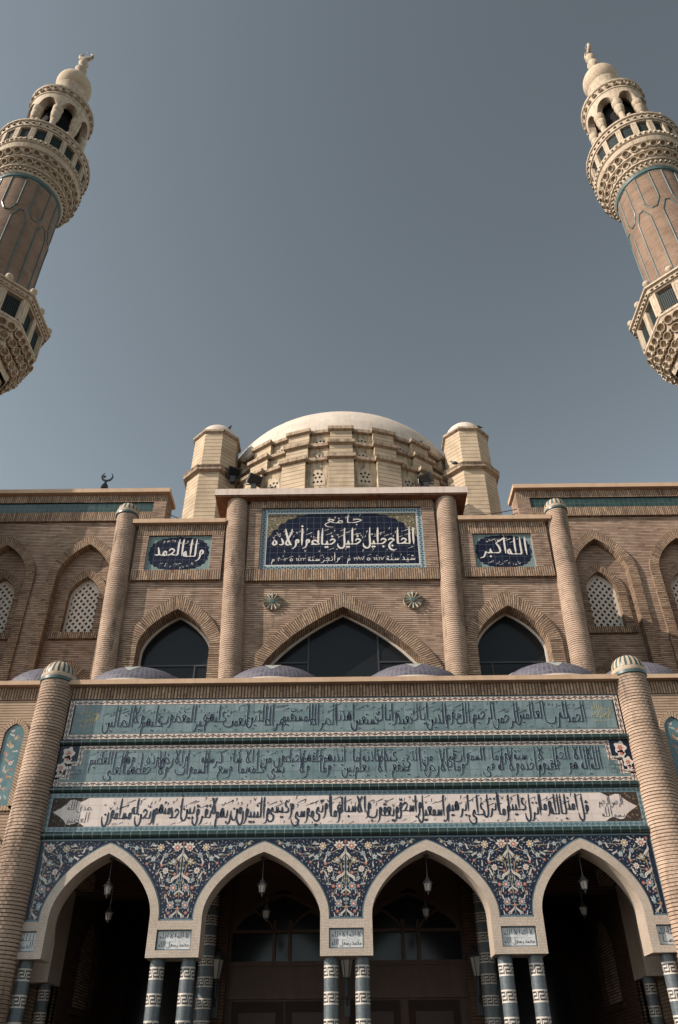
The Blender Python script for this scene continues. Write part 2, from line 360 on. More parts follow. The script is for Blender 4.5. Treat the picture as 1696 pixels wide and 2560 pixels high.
# ------------------------------------------------------------------ Arabic lettering
FORMS = {}
for i, (ch, n) in enumerate([('ء', 1), ('آ', 2), ('أ', 2), ('ؤ', 2), ('إ', 2), ('ئ', 4), ('ا', 2), ('ب', 4), ('ة', 2), ('ت', 4), ('ث', 4), ('ج', 4), ('ح', 4), ('خ', 4), ('د', 2), ('ذ', 2), ('ر', 2), ('ز', 2), ('س', 4), ('ش', 4), ('ص', 4), ('ض', 4), ('ط', 4), ('ظ', 4), ('ع', 4), ('غ', 4), ('ف', 4), ('ق', 4), ('ك', 4), ('ل', 4), ('م', 4), ('ن', 4), ('ه', 4), ('و', 2), ('ى', 2), ('ي', 4)]):
    FORMS[ch] = (FORMS['_'] if '_' in FORMS else 0xFE80, n); FORMS['_'] = FORMS[ch][0]+n
LA = {'آ': 0xFEF5, 'أ': 0xFEF7, 'إ': 0xFEF9, 'ا': 0xFEFB}
def shape(w):
    if w == 'الله': return chr(0xFDF2)
    out = []; i = 0; prev = False
    while i < len(w):
        ch = w[i]
        if ch not in FORMS: out.append(ch); prev = False; i += 1; continue
        if ch == 'ل' and i+1 < len(w) and w[i+1] in LA:
            out.append(chr(LA[w[i+1]]+(1 if prev else 0))); prev = False; i += 2; continue
        b, n = FORMS[ch]; nxt = i+1 < len(w) and w[i+1] in FORMS and w[i+1] != 'ء'
        if n == 4: idx = (3 if nxt else 1) if prev else (2 if nxt else 0); prev = nxt
        else: idx = 1 if (prev and n > 1) else 0; prev = False
        out.append(chr(b+idx)); i += 1
    return ''.join(out[::-1]) if not w[0].isdigit() and not ('٠' <= w[0] <= '٩') else ''.join(out)
_cache = {}
def word_geo(w, bold=0.0):
    key = (w, bold)
    if key in _cache: return _cache[key]
    cu = bpy.data.curves.new('tmp', 'FONT'); cu.body = shape(w); cu.resolution_u = 2; cu.offset = bold; cu.fill_mode = 'FRONT'
    o = bpy.data.objects.new('tmp', cu); C.objects.link(o); bpy.context.view_layer.update()
    dg = bpy.context.evaluated_depsgraph_get(); me = bpy.data.meshes.new_from_object(o.evaluated_get(dg))
    v = np.array([q.co[:2] for q in me.vertices]).reshape(-1, 2); f = [list(p.vertices) for p in me.polygons]
    bpy.data.objects.remove(o); bpy.data.curves.remove(cu); bpy.data.meshes.remove(me)
    par = list(range(len(v)))
    def fd(a):
        while par[a] != a: par[a] = par[par[a]]; a = par[a]
        return a
    # coincident vertices belong together
    seen = {}
    for i, q in enumerate(v):
        kk = (round(q[0], 4), round(q[1], 4))
        if kk in seen: par[fd(i)] = fd(seen[kk])
        else: seen[kk] = i
    for p in f:
        for a in p[1:]: par[fd(a)] = fd(p[0])
    comp = {}
    for p in f: comp.setdefault(fd(p[0]), []).append(p)
    res = []
    for fs in comp.values():
        ids = sorted({a for p in fs for a in p}); mp = {a: i for i, a in enumerate(ids)}
        res.append((v[ids], [[mp[a] for a in p] for p in fs]))
    w_ = float(v[:, 0].max()) if len(v) else .3
    _cache[key] = (res, w_); return _cache[key]
def put_word(mb, w, x, z, sx, sz, y, asc=None, bold=.012, slant=.06, mi=0):
    """asc = height in metres that a tall letter's top shall reach above the baseline"""
    comps, wd = word_geo(w, bold); xh = .36
    for v, fs in comps:
        tall = v[:, 1].max() > .6 and v[:, 1].min() < .45
        P = []; wide = v[:, 0].max()-v[:, 0].min(); xc = (v[:, 0].max()+v[:, 0].min())/2; kx = 1.55 if (asc and tall and wide < .26) else 1.0
        for a, b in v:
            if b > .2: a = xc+(a-xc)*kx
            if asc and b > xh:
                if tall: hh = xh*sz+(b-xh)*max(.1, asc-xh*sz)/(.714-xh)
                else: hh = xh*sz+(b-xh)*sz*1.15
            else: hh = b*sz
            P.append((x+a*sx+slant*hh*-.0+0*hh, y, z+hh))
        off = len(mb.v)
        for p in P: mb.v.append(mb.T(*p) if mb.T else p)
        for f in fs: mb.f.append([off+i for i in f]); mb.uv.append([(P[i][0], P[i][2]) for i in f]); mb.mi.append(mi)
    return wd*sx
def line(mb, words, x0, x1, z, sz, y, top, overlap=1.0, raise_=0.0, bold=.012, mi=0, halo=None, gap=.16):
    """words run from x1 leftwards to x0; odd words may ride higher; tall letters reach 'top'"""
    ws = [word_geo(w, bold)[1] for w in words]; tot = sum(ws)*overlap+gap*(len(words)-1)
    sx = (x1-x0)/(tot+ws[-1]*(1-overlap)); x = x1
    for i, w in enumerate(words):
        up = raise_ if i % 2 else 0.0
        wx = ws[i]*sx; xx = x-wx
        put_word(mb, w, xx, z+up, sx, sz, y, top-(z+up), bold, mi=mi)
        if halo: put_word(halo, w, xx, z+up, sx, sz, y+.003, top-(z+up)+.015, bold+.045)
        x -= ws[i]*overlap*sx+gap*sx
def mark(mb, x, z, s, kind, y, mi=0):
    def seg(a, b, w0, w1):
        d = Vector((b[0]-a[0], b[1]-a[1])); n = Vector((-d.y, d.x)).normalized()
        mb.face([(a[0]+n.x*w0, y, a[1]+n.y*w0), (b[0]+n.x*w1, y, b[1]+n.y*w1), (b[0]-n.x*w1, y, b[1]-n.y*w1), (a[0]-n.x*w0, y, a[1]-n.y*w0)], None, mi)
    if kind == 0: seg((x-s*1.3, z-s*.55), (x+s*1.3, z+s*.55), s*.05, s*.14)
    elif kind == 1: seg((x-s*.4, z+s*.5), (x, z-s*.4), s*.1, s*.12); seg((x, z-s*.4), (x+s*.5, z+s*.6), s*.12, s*.05)
    elif kind == 2:
        seg((x+s*.1, z+s*.7), (x-s*.1, z-s*.1), s*.12, s*.1); seg((x-s*.1, z-s*.1), (x-s*.35, z-s*.6), s*.1, s*.03)
    else:
        seg((x-s*.3, z+s*.3), (x+s*.2, z+s*.5), s*.1, s*.1); seg((x+s*.2, z+s*.5), (x+s*.15, z), s*.1, s*.1); seg((x+s*.15, z), (x-s*.3, z-s*.7), s*.1, s*.03)
def marks(mb, n, x0, x1, z0, z1, s, y, mi=0):
    for i in range(n):
        mark(mb, x0+(x1-x0)*(i+random.random())/n, random.uniform(z0, z1), s*random.uniform(.75, 1.2), random.choice((0, 0, 1, 2, 2, 3)), y, mi)
def roundel(mb, cx, cz, r, y, rows, mi=0): return pen_roundel(mb, cx, cz, r, y, rows, r*.055, mi)
def old_roundel(mb, cx, cz, r, y, rows, mi=0):
    n = len(rows)
    for i, t in enumerate(rows):
        zc = cz+r*(.62-1.5*(i+.5)/n*.9); half = math.sqrt(max(.05, 1-((zc+.1*r-cz)/r)**2))*r
        line(mb, t.split(), cx-half*.95, cx+half*.95, zc, r*.75, y, zc+r*.62, .95, 0, .02, mi)

# ------------------------------------------------------------------ pen-drawn Arabic lettering
# every letter form = (advance, strokes, dot anchor x); x runs leftwards from the right-hand entry, baseline 0, ascender 2.4
BOWL = lambda x: [(x, .15), (x+.02, -.25), (x+.3, -.62), (x+.72, -.58), (x+1.0, -.2), (x+1.04, .2)]
def glyph(g, f):
    """g = letter group, f = i(nitial) m(edial) f(inal) s(ingle)"""
    j = f in 'mf'; L = lambda a, b: a if j else b
    if g == 'alif': return (.5, [[(0, 0), (.24, .04), (.3, .3), (.27, 1.4), (.22, 2.4)]], .25) if j else (.42, [[(.14, 2.4), (.2, 1.3), (.2, -.12)]], .2)
    if g == 'tooth':
        if f == 'i': return (.55, [[(.02, .62), (.1, .12), (.25, .0), (.55, 0)]], .18)
        if f == 'm': return (.6, [[(0, 0), (.18, .04), (.25, .5)], [(.25, .5), (.3, .06), (.42, 0), (.6, 0)]], .3)
        return (1.95, [L([(0, 0), (.12, .45)], [(.02, .6), (.08, .4)])+[(.2, .02), (.6, -.16), (1.3, -.12), (1.75, .1), (1.85, .48)]], 1.0)
    if g == 'noon': return (1.2, [L([(0, 0), (.14, .35)], [(.1, .55), (.12, .4)])+BOWL(.14)], .65)
    if g == 'yeh': return (1.45, [L([(0, 0), (.2, .1)], [(.75, .62), (.45, .68)])+[(.3, .4), (.55, .12), (.5, -.12), (.12, -.3), (.2, -.68), (.75, -.8), (1.25, -.5), (1.38, -.15)]], .7)
    if g == 'jeem':
        if f in 'im': return (.95, [[(.8, .48), (.55, .74), (.3, .68), (.06, .52)], [(.06, .52), (.35, .22), (.62, .03), (.95, 0)]]+([[(0, 0), (.5, .07)]] if j else []), .5)
        return (1.0, [[(.95, .48), (.65, .74), (.35, .68), (.08, .54)], [(.08, .54), (.5, .25), (.82, -.2), (.72, -.72), (.3, -.95), (-.12, -.8)]]+([[(0, 0), (.5, .25)]] if j else []), .42)
    if g == 'dal': return (.78, [[(0, 0), (.25, .08)], [(.46, .95), (.3, .45), (.26, .12), (.44, 0), (.76, .04)]], .4) if j else (.68, [[(.3, .95), (.1, .48), (.05, .14), (.25, 0), (.62, .04)]], .25)
    if g == 'reh': return (.62, [L([(0, 0), (.16, .1)], [(.1, .55), (.2, .2)])+[(.24, -.15), (.45, -.5), (.8, -.62)]], .3)
    if g == 'seen':
        t = L([(0, 0), (.08, .1)], [(.02, .5)])+[(.1, .05), (.25, .06), (.33, .48)]; t2 = [(.33, .48), (.38, .05), (.55, .06), (.63, .5)]
        if f in 'im': return (1.05, [t, t2, [(.63, .5), (.68, .05), (.8, 0), (1.05, 0)]], .42)
        return (1.75, [t, t2, [(.63, .5)]+BOWL(.66)], .42)
    if g == 'sad':
        lp = [(.02, .0), (.3, .4), (.65, .62), (.92, .42), (.8, .1), (.4, -.02), (0, 0)]
        if f in 'im': return (1.35, [lp, [(.85, .1), (1.0, .4)], [(1.0, .4), (1.06, .04), (1.35, 0)]], .5)
        return (2.0, [lp, [(.85, .1), (.98, .4)]+BOWL(.98)], .5)
    if g == 'tah': return (1.15, [[(.02, 0), (.3, .42), (.68, .6), (.95, .4), (.8, .08), (.4, 0), (0, 0)], [(.14, 2.1), (.18, 1.0), (.16, .05)], [(.7, .03), (1.15, 0)]], .65)
    if g == 'ain':
        c = [(.15, .92), (.42, 1.02), (.62, .78), (.5, .5), (.14, .4)]
        if f == 'i': return (.95, [c, [(.14, .4), (.12, .12), (.4, 0), (.95, 0)]], .4)
        if f == 'm': return (.75, [[(0, 0), (.2, .1), (.55, .6), (.3, .72), (.06, .6), (.3, .2), (.5, .02), (.75, 0)]], .3)
        if f == 'f': return (.95, [[(0, 0), (.2, .1), (.55, .6), (.3, .72), (.06, .55), (.45, .15), (.78, -.3), (.62, -.8), (.1, -.92)]], .35)
        return (1.0, [c, [(.14, .4), (.6, .15), (.85, -.3), (.62, -.85), (.0, -.9)]], .4)
    if g in ('feh', 'qaf'):
        lp = [(.36, .2), (.1, .3), (.1, .62), (.34, .7), (.42, .42), (.36, .15)]
        if f == 'i': return (.8, [lp+[(.5, .0), (.8, 0)]], .25)
        if f == 'm': return (.75, [[(0, 0), (.34, .03)], lp+[(.45, .0), (.75, 0)]], .25)
        tail = [(.6, -.12), (1.3, -.1), (1.7, .1), (1.8, .45)] if g == 'feh' else [(.3, -.2), (.5, -.6), (.95, -.55), (1.2, -.1), (1.22, .2)]
        return (1.9 if g == 'feh' else 1.35, [lp+tail]+([[(0, 0), (.34, .05)]] if j else []), .25)
    if g == 'kaf':
        if f in 'im': return (.95, [[(-.35, 2.15), (.0, 1.75), (.55, 1.25)], [(.55, 1.25), (.3, .75), (.2, .2), (.4, 0), (.95, 0)]]+([[(0, 0), (.3, .02)]] if j else []), .3)
        return (1.5, [[(.16, 2.3), (.2, 1.2), (.2, .3), (.4, -.02), (1.0, -.08), (1.35, .05), (1.42, .4)], [(.95, .95), (.65, .8), (.9, .62), (.62, .48)]]+([[(0, 0), (.25, .1)]] if j else []), .6)
    if g == 'lam':
        if f == 'i': return (.5, [[(.12, 2.4), (.18, 1.2), (.18, .15), (.3, 0), (.5, 0)]], .2)
        if f == 'm': return (.55, [[(.2, 2.4), (.26, 1.2), (.26, .1)], [(0, 0), (.55, 0)]], .2)
        return (1.15, [[(.1, 2.4), (.16, 1.2), (.14, .0), (.3, -.5), (.65, -.6), (.98, -.3), (1.04, .1)]]+([[(0, 0), (.14, .02)]] if j else []), .5)
    if g == 'lamalif':
        return (1.1, [[(.1, 2.3), (.35, 1.4), (.8, .5), (.88, .12), (.6, -.06), (.35, .12)], [(1.0, 2.35), (.75, 1.2), (.35, .12), (.1, -.02)]]+([[(0, 0), (.4, .0)]] if j else []), .6)
    if g == 'meem':
        lp = [(.1, .0), (.14, .36), (.38, .42), (.46, .15), (.3, -.04), (.08, .02)]
        if f in 'im': return (.75, [lp, [(.3, -.03), (.75, 0)]]+([[(0, 0), (.1, .02)]] if j else []), .3)
        return (.75, [lp, [(.4, .05), (.55, -.3), (.6, -1.0)]]+([[(0, 0), (.1, .02)]] if j else []), .3)
    if g == 'heh':
        if f in 'im': return (.9, [[(0, 0) if j else (.1, .1), (.12, .45), (.4, .78), (.62, .45), (.45, .05), (.2, .12), (.3, .45), (.62, .4), (.7, .05), (.9, 0)]], .4)
        if f == 'f': return (.6, [[(0, 0), (.2, .06), (.28, .62)], [(.28, .62), (.5, .4), (.45, .08), (.2, .05)]], .3)
        return (.7, [[(.5, .75), (.2, .5), (.12, .15), (.4, -.02), (.6, .2), (.5, .5), (.3, .62)]], .35)
    if g == 'waw': return (.75, [[(.42, .3), (.16, .28), (.14, .58), (.36, .7), (.46, .4), (.44, .0), (.62, -.42), (1.0, -.6)]]+([[(0, 0), (.3, .2)]] if j else []), .3)
    return (.5, [[(.4, .7), (.15, .6), (.3, .4), (.05, .3)]], .2)
GRP = dict(zip('ابتثنيىجحخدذرزسشصضطظعغفقكلمهةوأإآؤئء', 'alif tooth tooth tooth noon yeh yeh jeem jeem jeem dal dal reh reh seen seen sad sad tah tah ain ain feh qaf kaf lam meem heh heh waw alif alif alif waw yeh hamza'.split()))
DOT = {'ب': (-1, 1), 'ت': (1, 2), 'ث': (1, 3), 'ن': (1, 1), 'ي': (-1, 2), 'ج': (-1, 1), 'خ': (1, 1), 'ذ': (1, 1), 'ز': (1, 1), 'ش': (1, 3), 'ض': (1, 1), 'ظ': (1, 1), 'غ': (1, 1), 'ف': (1, 1), 'ق': (1, 2), 'ة': (1, 2)}
STOP = set('ادذرزوأإآؤءىة')
_wc = {}
def pen_word(w):
    """strokes (x leftwards), dots and width of one word"""
    if w in _wc: return _wc[w]
    st, dots, x, i, prev = [], [], 0.0, 0, False
    while i < len(w):
        ch = w[i]; la = ch == 'ل' and i+1 < len(w) and w[i+1] in 'اأإآ'
        if la: g = 'lamalif'; nxt = False; i += 1
        else:
            g = GRP.get(ch, 'hamza'); nxt = i+1 < len(w) and ch not in STOP and w[i+1] != 'ء'
        f = ('m' if nxt else 'f') if prev else ('i' if nxt else 's')
        if g in ('noon', 'yeh') and nxt: g = 'tooth'
        adv, S_, dx = glyph(g, f)
        for s_ in S_: st.append([(x+a, b) for a, b in s_])
        top = {'alif': 2.75, 'lamalif': 2.75}.get(g, 1.0)
        if ch in DOT:
            up, n = DOT[ch]; yy = (1.15 if g in ('jeem', 'ain', 'dal', 'tah', 'seen', 'sad', 'kaf') else .98) if up > 0 else (-.42 if f in 'im' or g == 'tooth' else -.25)
            if g in ('yeh',): yy = -1.12
            if g == 'jeem' and up < 0 and f in 'fs': yy = -.3
            if g == 'noon': yy = .35
            for k_ in range(n): dots.append((x+dx+(k_ % 2)*.24-(.12 if n > 1 else 0)+(.0 if k_ < 2 else .12), yy+(.2 if k_ == 2 else 0)))
        if not la and ch in 'أإ': dots.append((x+dx, 2.7 if ch == 'أ' else -.5))
        x += adv+(0 if nxt else .12); prev = nxt; i += 1
    _wc[w] = (st, dots, x); return _wc[w]
_k = [0]
def ribbon(mb, pts, w, y, mi, taper=True):
    P_ = [Vector(p) for p in pts]; out = []
    for i in range(len(P_)-1):
        p0, p1, p2, p3 = P_[max(i-1, 0)], P_[i], P_[i+1], P_[min(i+2, len(P_)-1)]
        n = 4 if len(P_) > 2 else 2
        for k_ in range(n):
            t = k_/n; out.append(.5*((2*p1)+(p2-p0)*t+(2*p0-5*p1+4*p2-p3)*t*t+(3*p1-p0-3*p2+p3)*t**3))
    out.append(P_[-1]); _k[0] = (_k[0]+1) % 12; yy = y-.00025*_k[0]; N_ = len(out); prev = None
    for i, p in enumerate(out):
        d = out[min(i+1, N_-1)]-out[max(i-1, 0)]
        if d.length < 1e-7: continue
        d.normalize(); nb = abs(d.x*.87+d.y*.5)          # reed pen: full width across the nib, thin along it
        ww = w*(.42+.58*(1-nb*.55)); t = i/(N_-1)
        if taper: ww *= min(1, .45+2.2*t)*min(1, .30+2.6*(1-t))
        nx, nz = -d.y*ww/2, d.x*ww/2; cur = ((p.x+nx, yy, p.y+nz), (p.x-nx, yy, p.y-nz))
        if prev: mb.face([prev[0], cur[0], cur[1], prev[1]], None, mi)
        prev = cur
def pen_put(mb, w, xr, z, ux, uz, pen, y, mi=0, asc=None):
    """draw word with its right end at xr"""
    st, dots, wd = pen_word(w); k_ = 1.0
    def q(a, b):
        if asc and b > 1.0: b = 1.0+(b-1.0)*(asc/uz-1.0)/1.4
        return (xr-a*ux, z+b*uz)
    for s_ in st: ribbon(mb, [q(*p) for p in s_], pen, y, mi)
    for a, b in dots:
        cx, cz = q(a, min(b, 1.3) if not asc else b); r = pen*.62; _k[0] = (_k[0]+1) % 12; yy = y-.00025*_k[0]
        mb.face([(cx-r, yy, cz), (cx, yy, cz-r), (cx+r, yy, cz), (cx, yy, cz+r)], None, mi)
    return wd*ux
def script(mb, words, x0, x1, z, uz, pen, y, top, overlap=1.0, raise_=0.0, gap=.25, mi=0, halo=None, hp=.014):
    ws = [pen_word(w)[2] for w in words]; n = len(words)
    ux = (x1-x0)/(sum(ws)*overlap+gap*(n-1)+ws[-1]*(1-overlap)); x = x1
    for i, w in enumerate(words):
        up = raise_ if i % 2 else 0.0
        if w[0] in '٠١٢٣٤٥٦٧٨٩': 
            put_word(mb, w, x-ws[i]*ux*.9, z, ws[i]*ux*.9/word_geo(w, 0)[1], uz*1.25, y, None, .0, mi=mi)
        else:
            pen_put(mb, w, x, z+up, ux, uz, pen, y, mi, top-(z+up))
            if halo is not None: pen_put(halo, w, x, z+up, ux, uz, pen+hp, y+.0032, 0, top-(z+up))
        x -= ws[i]*overlap*ux+gap*ux
    return ux
def pen_roundel(mb, cx, cz, r, y, rows, pen, mi=0):
    n = len(rows)
    for i, t in enumerate(rows):
        zc = cz+r*(.75-1.7*(i+.62)/n); half = math.sqrt(max(.12, 1-((zc+.12*r-cz)/r)**2))*r
        script(mb, t.split(), cx-half*.95, cx+half*.95, zc, r*.30, pen, y, zc+r*.72, .92, .03*r, .1, mi)

# ------------------------------------------------------------------ ground
g = MB(); g.face([(-400, -300, 0), (400, -300, 0), (400, 700, 0), (-400, 700, 0)], [(0, 0), (1, 0), (1, 1), (0, 1)])
o = g.build('plaza_ground', M['ground']); o['kind'] = 'structure'

# ------------------------------------------------------------------ entrance portico
P = thing('entrance_portico', 'brick entrance porch of four arches with tiled inscription bands below the big hall', 'portico', (0, 15, 0))
AC = [(-4.26, .875), (-1.467, 1.02), (1.467, 1.02), (4.26, .875)]
ZS, RISE = 4.12, 1.03
def porch_arch(c, hw, grow=0.0, zb=3.49): return arch(c, hw+grow, ZS, RISE+grow*1.15, zb, .34, 14)
# arcade wall faced with beige mosaic (one body: four arch bands, five pier heads)
a = MB(); YF, YB = 15.0, 15.46
for c_, hw in AC:
    oi = porch_arch(c_, hw); oo = porch_arch(c_, hw, .15)
    a.ring(oi, oo, YF-.02); a.sweep(oi, YF-.02, YB); a.sweep(oo, YF-.02, YF+.01)
PX = [(-5.72, -5.135), (-3.385, -2.487), (-.447, .447), (2.487, 3.385), (5.135, 5.72)]
PLATE = [(-5.60, -5.285), (-3.235, -2.637), (-.297, .297), (2.637, 3.235), (5.285, 5.60)]
for (x0, x1), (p0, p1) in zip(PX, PLATE):
    e0, e1 = (x0+.15 if x0 > -5.7 else x0), (x1-.15 if x1 < 5.7 else x1)
    a.box(e0, e1, YF-.02, YF+.3, 3.91, 4.05, skip='lrb'); a.box(e0, e1, YF-.02, YF+.3, 3.49, 3.60, skip='lrbu')
    a.face([(x0, YB, 3.49), (x1, YB, 3.49), (x1, YF-.02, 3.49), (x0, YF-.02, 3.49)], [(x0, YB), (x1, YB), (x1, YF), (x0, YF)])
    if p0 > e0+.01: a.box(e0, p0, YF-.02, YF+.05, 3.60, 3.91, skip='tub')
    if p1 < e1-.01: a.box(p1, e1, YF-.02, YF+.05, 3.60, 3.91, skip='tub')
    a.box(p0, p1, YF+.045, YB, 3.60, 3.91, skip='tub')
    a.box(x0, x1, YB-.01, YB, 3.49, 5.4, skip='tulr')
AW = a.build('arcade_wall', M['mosaic'], P)
# tiled spandrels
sp = MB()
edges = [(-5.56, -2.93), (-2.93, 0), (0, 2.93), (2.93, 5.56)]
for (c_, hw), (s0, s1) in zip(AC, edges): sp.arch_wall(s0, s1, 4.05, 5.40, porch_arch(c_, hw, .15, 4.05), YF)
SPN = sp.build('spandrel_tile', M['navytile'], P)
eb = MB()
for c_, hw in AC:
    o1 = [p for p in porch_arch(c_, hw, .152, 4.07)]; o2 = [p for p in porch_arch(c_, hw, .172, 4.07)]; eb.ring(o1, o2, YF-.004)
for x0, x1 in ((-5.56, -5.3), (-3.22, -2.66), (-.28, .28), (2.66, 3.22), (5.3, 5.56)): eb.strip(x0, x1, 4.05, 4.078, YF-.004)
eb.strip(-5.56, 5.56, 5.372, 5.40, YF-.004); eb.strip(-5.56, -5.53, 4.08, 5.37, YF-.004); eb.strip(5.53, 5.56, 4.08, 5.37, YF-.004)
eb.build('blue_border', M['blueline'], SPN)
# painted flowers, mirrored about every pier and cut at the arch crowns
FL = [('s', .11, 5.24, .092), ('y', .41, 5.24, .073), ('c', .31, 5.11, .052), ('o', .15, 5.0, .063), ('d', .28, 4.85, .06), ('b', .52, 5.05, .055), ('b', .85, 5.24, .047), ('c', 1.04, 5.28, .05), ('r', .11, 4.79, .034), ('c', .22, 4.7, .042), ('p', .11, 4.57, .076), ('r', .22, 4.57, .035), ('r', .43, 4.8, .026), ('r', .63, 4.97, .029), ('r', .36, 4.94, .031), ('p', .13, 4.29, .068), ('R', 0, 4.24, .031), ('c', .03, 4.36, .028), ('r', .23, 4.45, .024), ('r', .15, 4.17, .031), ('c', .1, 4.11, .04), ('r', .04, 4.44, .024), ('R', 0, 5.32, .034), ('c', .03, 4.89, .026), ('c', .33, 4.61, .024), ('r', .82, 5.11, .024), ('c', .55, 5.3, .034), ('o', 1.19, 5.3, .037)]
LV = [('w', .04, 5.1, .197, 95), ('w', .35, 4.77, .138, 35), ('w', .09, 4.74, .216, 115), ('w', .36, 5.02, .144, 80), ('w', .74, 5.21, .124, 40), ('w', .61, 5.08, .124, 120), ('w', .49, 4.92, .105, 65), ('w', .04, 4.5, .131, 110), ('w', .19, 4.37, .098, 40), ('w', .05, 4.16, .138, 105), ('w', .3, 5.33, .111, 5), ('w', 1.12, 5.24, .079, 20), ('w', 1.2, 5.33, .092, 10), ('w', .54, 5.28, .124, -25), ('w', .68, 5.12, .079, -20), ('y', .08, 4.92, .079, 60), ('y', .57, 5.2, .066, 10), ('w', .03, 5.03, .079, 75), ('w', .17, 4.66, .079, 150), ('w', .42, 4.82, .079, 120), ('w', .24, 4.43, .079, 60), ('w', .19, 4.22, .066, 60), ('w', .2, 4.12, .08, 45), ('w', .24, 5.19, .079, 100), ('w', .09, 5.04, .066, 20), ('w', .22, 4.98, .072, 10), ('w', .22, 4.77, .059, 70), ('w', .17, 4.85, .079, -20), ('w', .92, 5.15, .079, 50), ('w', .75, 5.04, .06, 40), ('w', .37, 4.71, .079, 50), ('w', .3, 4.6, .08, -30), ('w', .17, 4.48, .079, 70), ('w', .09, 4.34, .066, 30), ('w', 1.29, 5.3, .066, 0), ('w', .05, 4.66, .066, 60), ('w', .44, 5.11, .092, 90)]
ST = [[(.11, 5.2), (.2, 5.15), (.31, 5.11)], [(.41, 5.2), (.47, 5.12), (.52, 5.05), (.63, 4.97)], [(.15, 5.0), (.08, 4.9), (.05, 4.7), (.11, 4.57)], [(.28, 4.85), (.2, 4.8), (.11, 4.79)], [(.28, 4.85), (.38, 4.9), (.43, 4.8)], [(.11, 4.57), (.2, 4.5), (.22, 4.4), (.13, 4.29)], [(.13, 4.29), (.06, 4.24), (0, 4.24)], [(.41, 5.24), (.6, 5.22), (.85, 5.24), (1.04, 5.28), (1.2, 5.3)], [(0, 5.3), (.02, 5.0), (.02, 4.7), (0, 4.4), (0, 4.1)], [(.15, 5.0), (.25, 4.97), (.36, 4.94)], [(.22, 4.57), (.3, 4.62), (.33, 4.7), (.28, 4.85)], [(.52, 5.05), (.6, 5.1), (.82, 5.11), (.92, 5.2)]]
MATI = dict(w=0, r=1, y=2, b=3, k=4, t=5)
def flower(mb, x, z, r, kind, y, inside):
    pal = dict(s=('w', 'r', 9, .42), y=('w', 'y', 8, .55), c=('b', 'r', 6, .4), o=('y', 'b', 6, .5), d=('w', 'r', 8, .28), b=('b', 'w', 5, .5), r=('r', 'y', 5, .3), p=('b', 'r', 9, .5), R=('r', 'y', 5, .3))[kind]
    def poly(pts, mi, d):
        if all(inside(px, pz) for px, pz in pts): mb.face([(px, y-d, pz) for px, pz in pts], None, MATI[mi])
    n = pal[2]; a0 = PI/2+(0 if kind in 'sb' else .2)
    for i in range(n):
        t = a0+2*PI*i/n; w = PI/n*.95; rr = r*(1.0 if kind != 's' else (1.15 if i < 3 or i > 6 else .8))
        poly([(x+r*.3*math.cos(t-w), z+r*.3*math.sin(t-w)), (x+rr*.72*math.cos(t-w*.85), z+rr*.72*math.sin(t-w*.85)), (x+rr*math.cos(t), z+rr*math.sin(t)), (x+rr*.72*math.cos(t+w*.85), z+rr*.72*math.sin(t+w*.85)), (x+r*.3*math.cos(t+w), z+r*.3*math.sin(t+w))], pal[0], .001)
    for f_, mi, d in ((pal[3]*1.15, 'k', .002), (pal[3], pal[1], .003), (pal[3]*.45, 'w' if pal[1] != 'w' else 'k', .004)):
        poly([(x+r*f_*math.cos(2*PI*i/10), z+r*f_*math.sin(2*PI*i/10)) for i in range(10)], mi, d)
def leaf(mb, x, z, L, ang, kind, y, inside, mir=1):
    t = rad(ang); dx, dz = math.cos(t)*mir, math.sin(t); nx, nz = -dz*mir, dx*mir
    n = 6; up, dn = [], []
    for i in range(n+1):
        s_ = i/n-.5; bend = .16*L*math.sin(s_*2.6*2); w = L*.13*math.sin(PI*min(1, max(0, (i/n)))**.8)
        cx, cz = x+dx*s_*L+nx*bend, z+dz*s_*L+nz*bend
        up.append((cx+nx*w, cz+nz*w)); dn.append((cx-nx*w, cz-nz*w))
    if not all(inside(*p) for p in (up[1], up[-2], dn[1], dn[-2], up[0], up[-1])): return
    for i in range(n):
        for A, B, mi, d in ((up, dn, MATI[kind], .0012),):
            mb.face([(A[i][0], y-d, A[i][1]), (A[i+1][0], y-d, A[i+1][1]), (B[i+1][0], y-d, B[i+1][1]), (B[i][0], y-d, B[i][1])], None, mi)
    for i in range(1, n-1):
        q0 = ((up[i][0]+dn[i][0])/2, (up[i][1]+dn[i][1])/2); q1 = ((up[i+1][0]+dn[i+1][0])/2, (up[i+1][1]+dn[i+1][1])/2); w = L*.02
        mb.face([(q0[0]+nx*w, y-.0024, q0[1]+nz*w), (q1[0]+nx*w, y-.0024, q1[1]+nz*w), (q1[0]-nx*w, y-.0024, q1[1]-nz*w), (q0[0]-nx*w, y-.0024, q0[1]-nz*w)], None, MATI['t' if kind == 'w' else 'r'])
fl = MB()
ARCO = [porch_arch(c_, hw, .19, 4.0) for c_, hw in AC]
def free(x, z):
    if not (-5.52 < x < 5.52 and 4.08 < z < 5.37): return False
    for o_ in ARCO:
        if o_[0][0] < x < o_[-1][0]:
            for p, q in zip(o_, o_[1:]):
                if p[0] <= x <= q[0] and q[0]-p[0] > 1e-6: return z > p[1]+(q[1]-p[1])*(x-p[0])/(q[0]-p[0])
    return True
rf = random.Random(5); FILL = []
busy = [(dx, z, r*1.05) for _, dx, z, r in FL]+[(dx, z, L*.22) for _, dx, z, L, t in LV]
for i in range(2600):
    dx, z = rf.uniform(.01, 1.46), rf.uniform(4.08, 5.36); r = rf.uniform(.010, .019)
    if all((dx-bx)**2+(z-bz)**2 > (br+r*1.5)**2 for bx, bz, br in busy):
        busy.append((dx, z, r*1.7)); FILL.append((rf.random(), dx, z, r, rf.uniform(0, 180)))
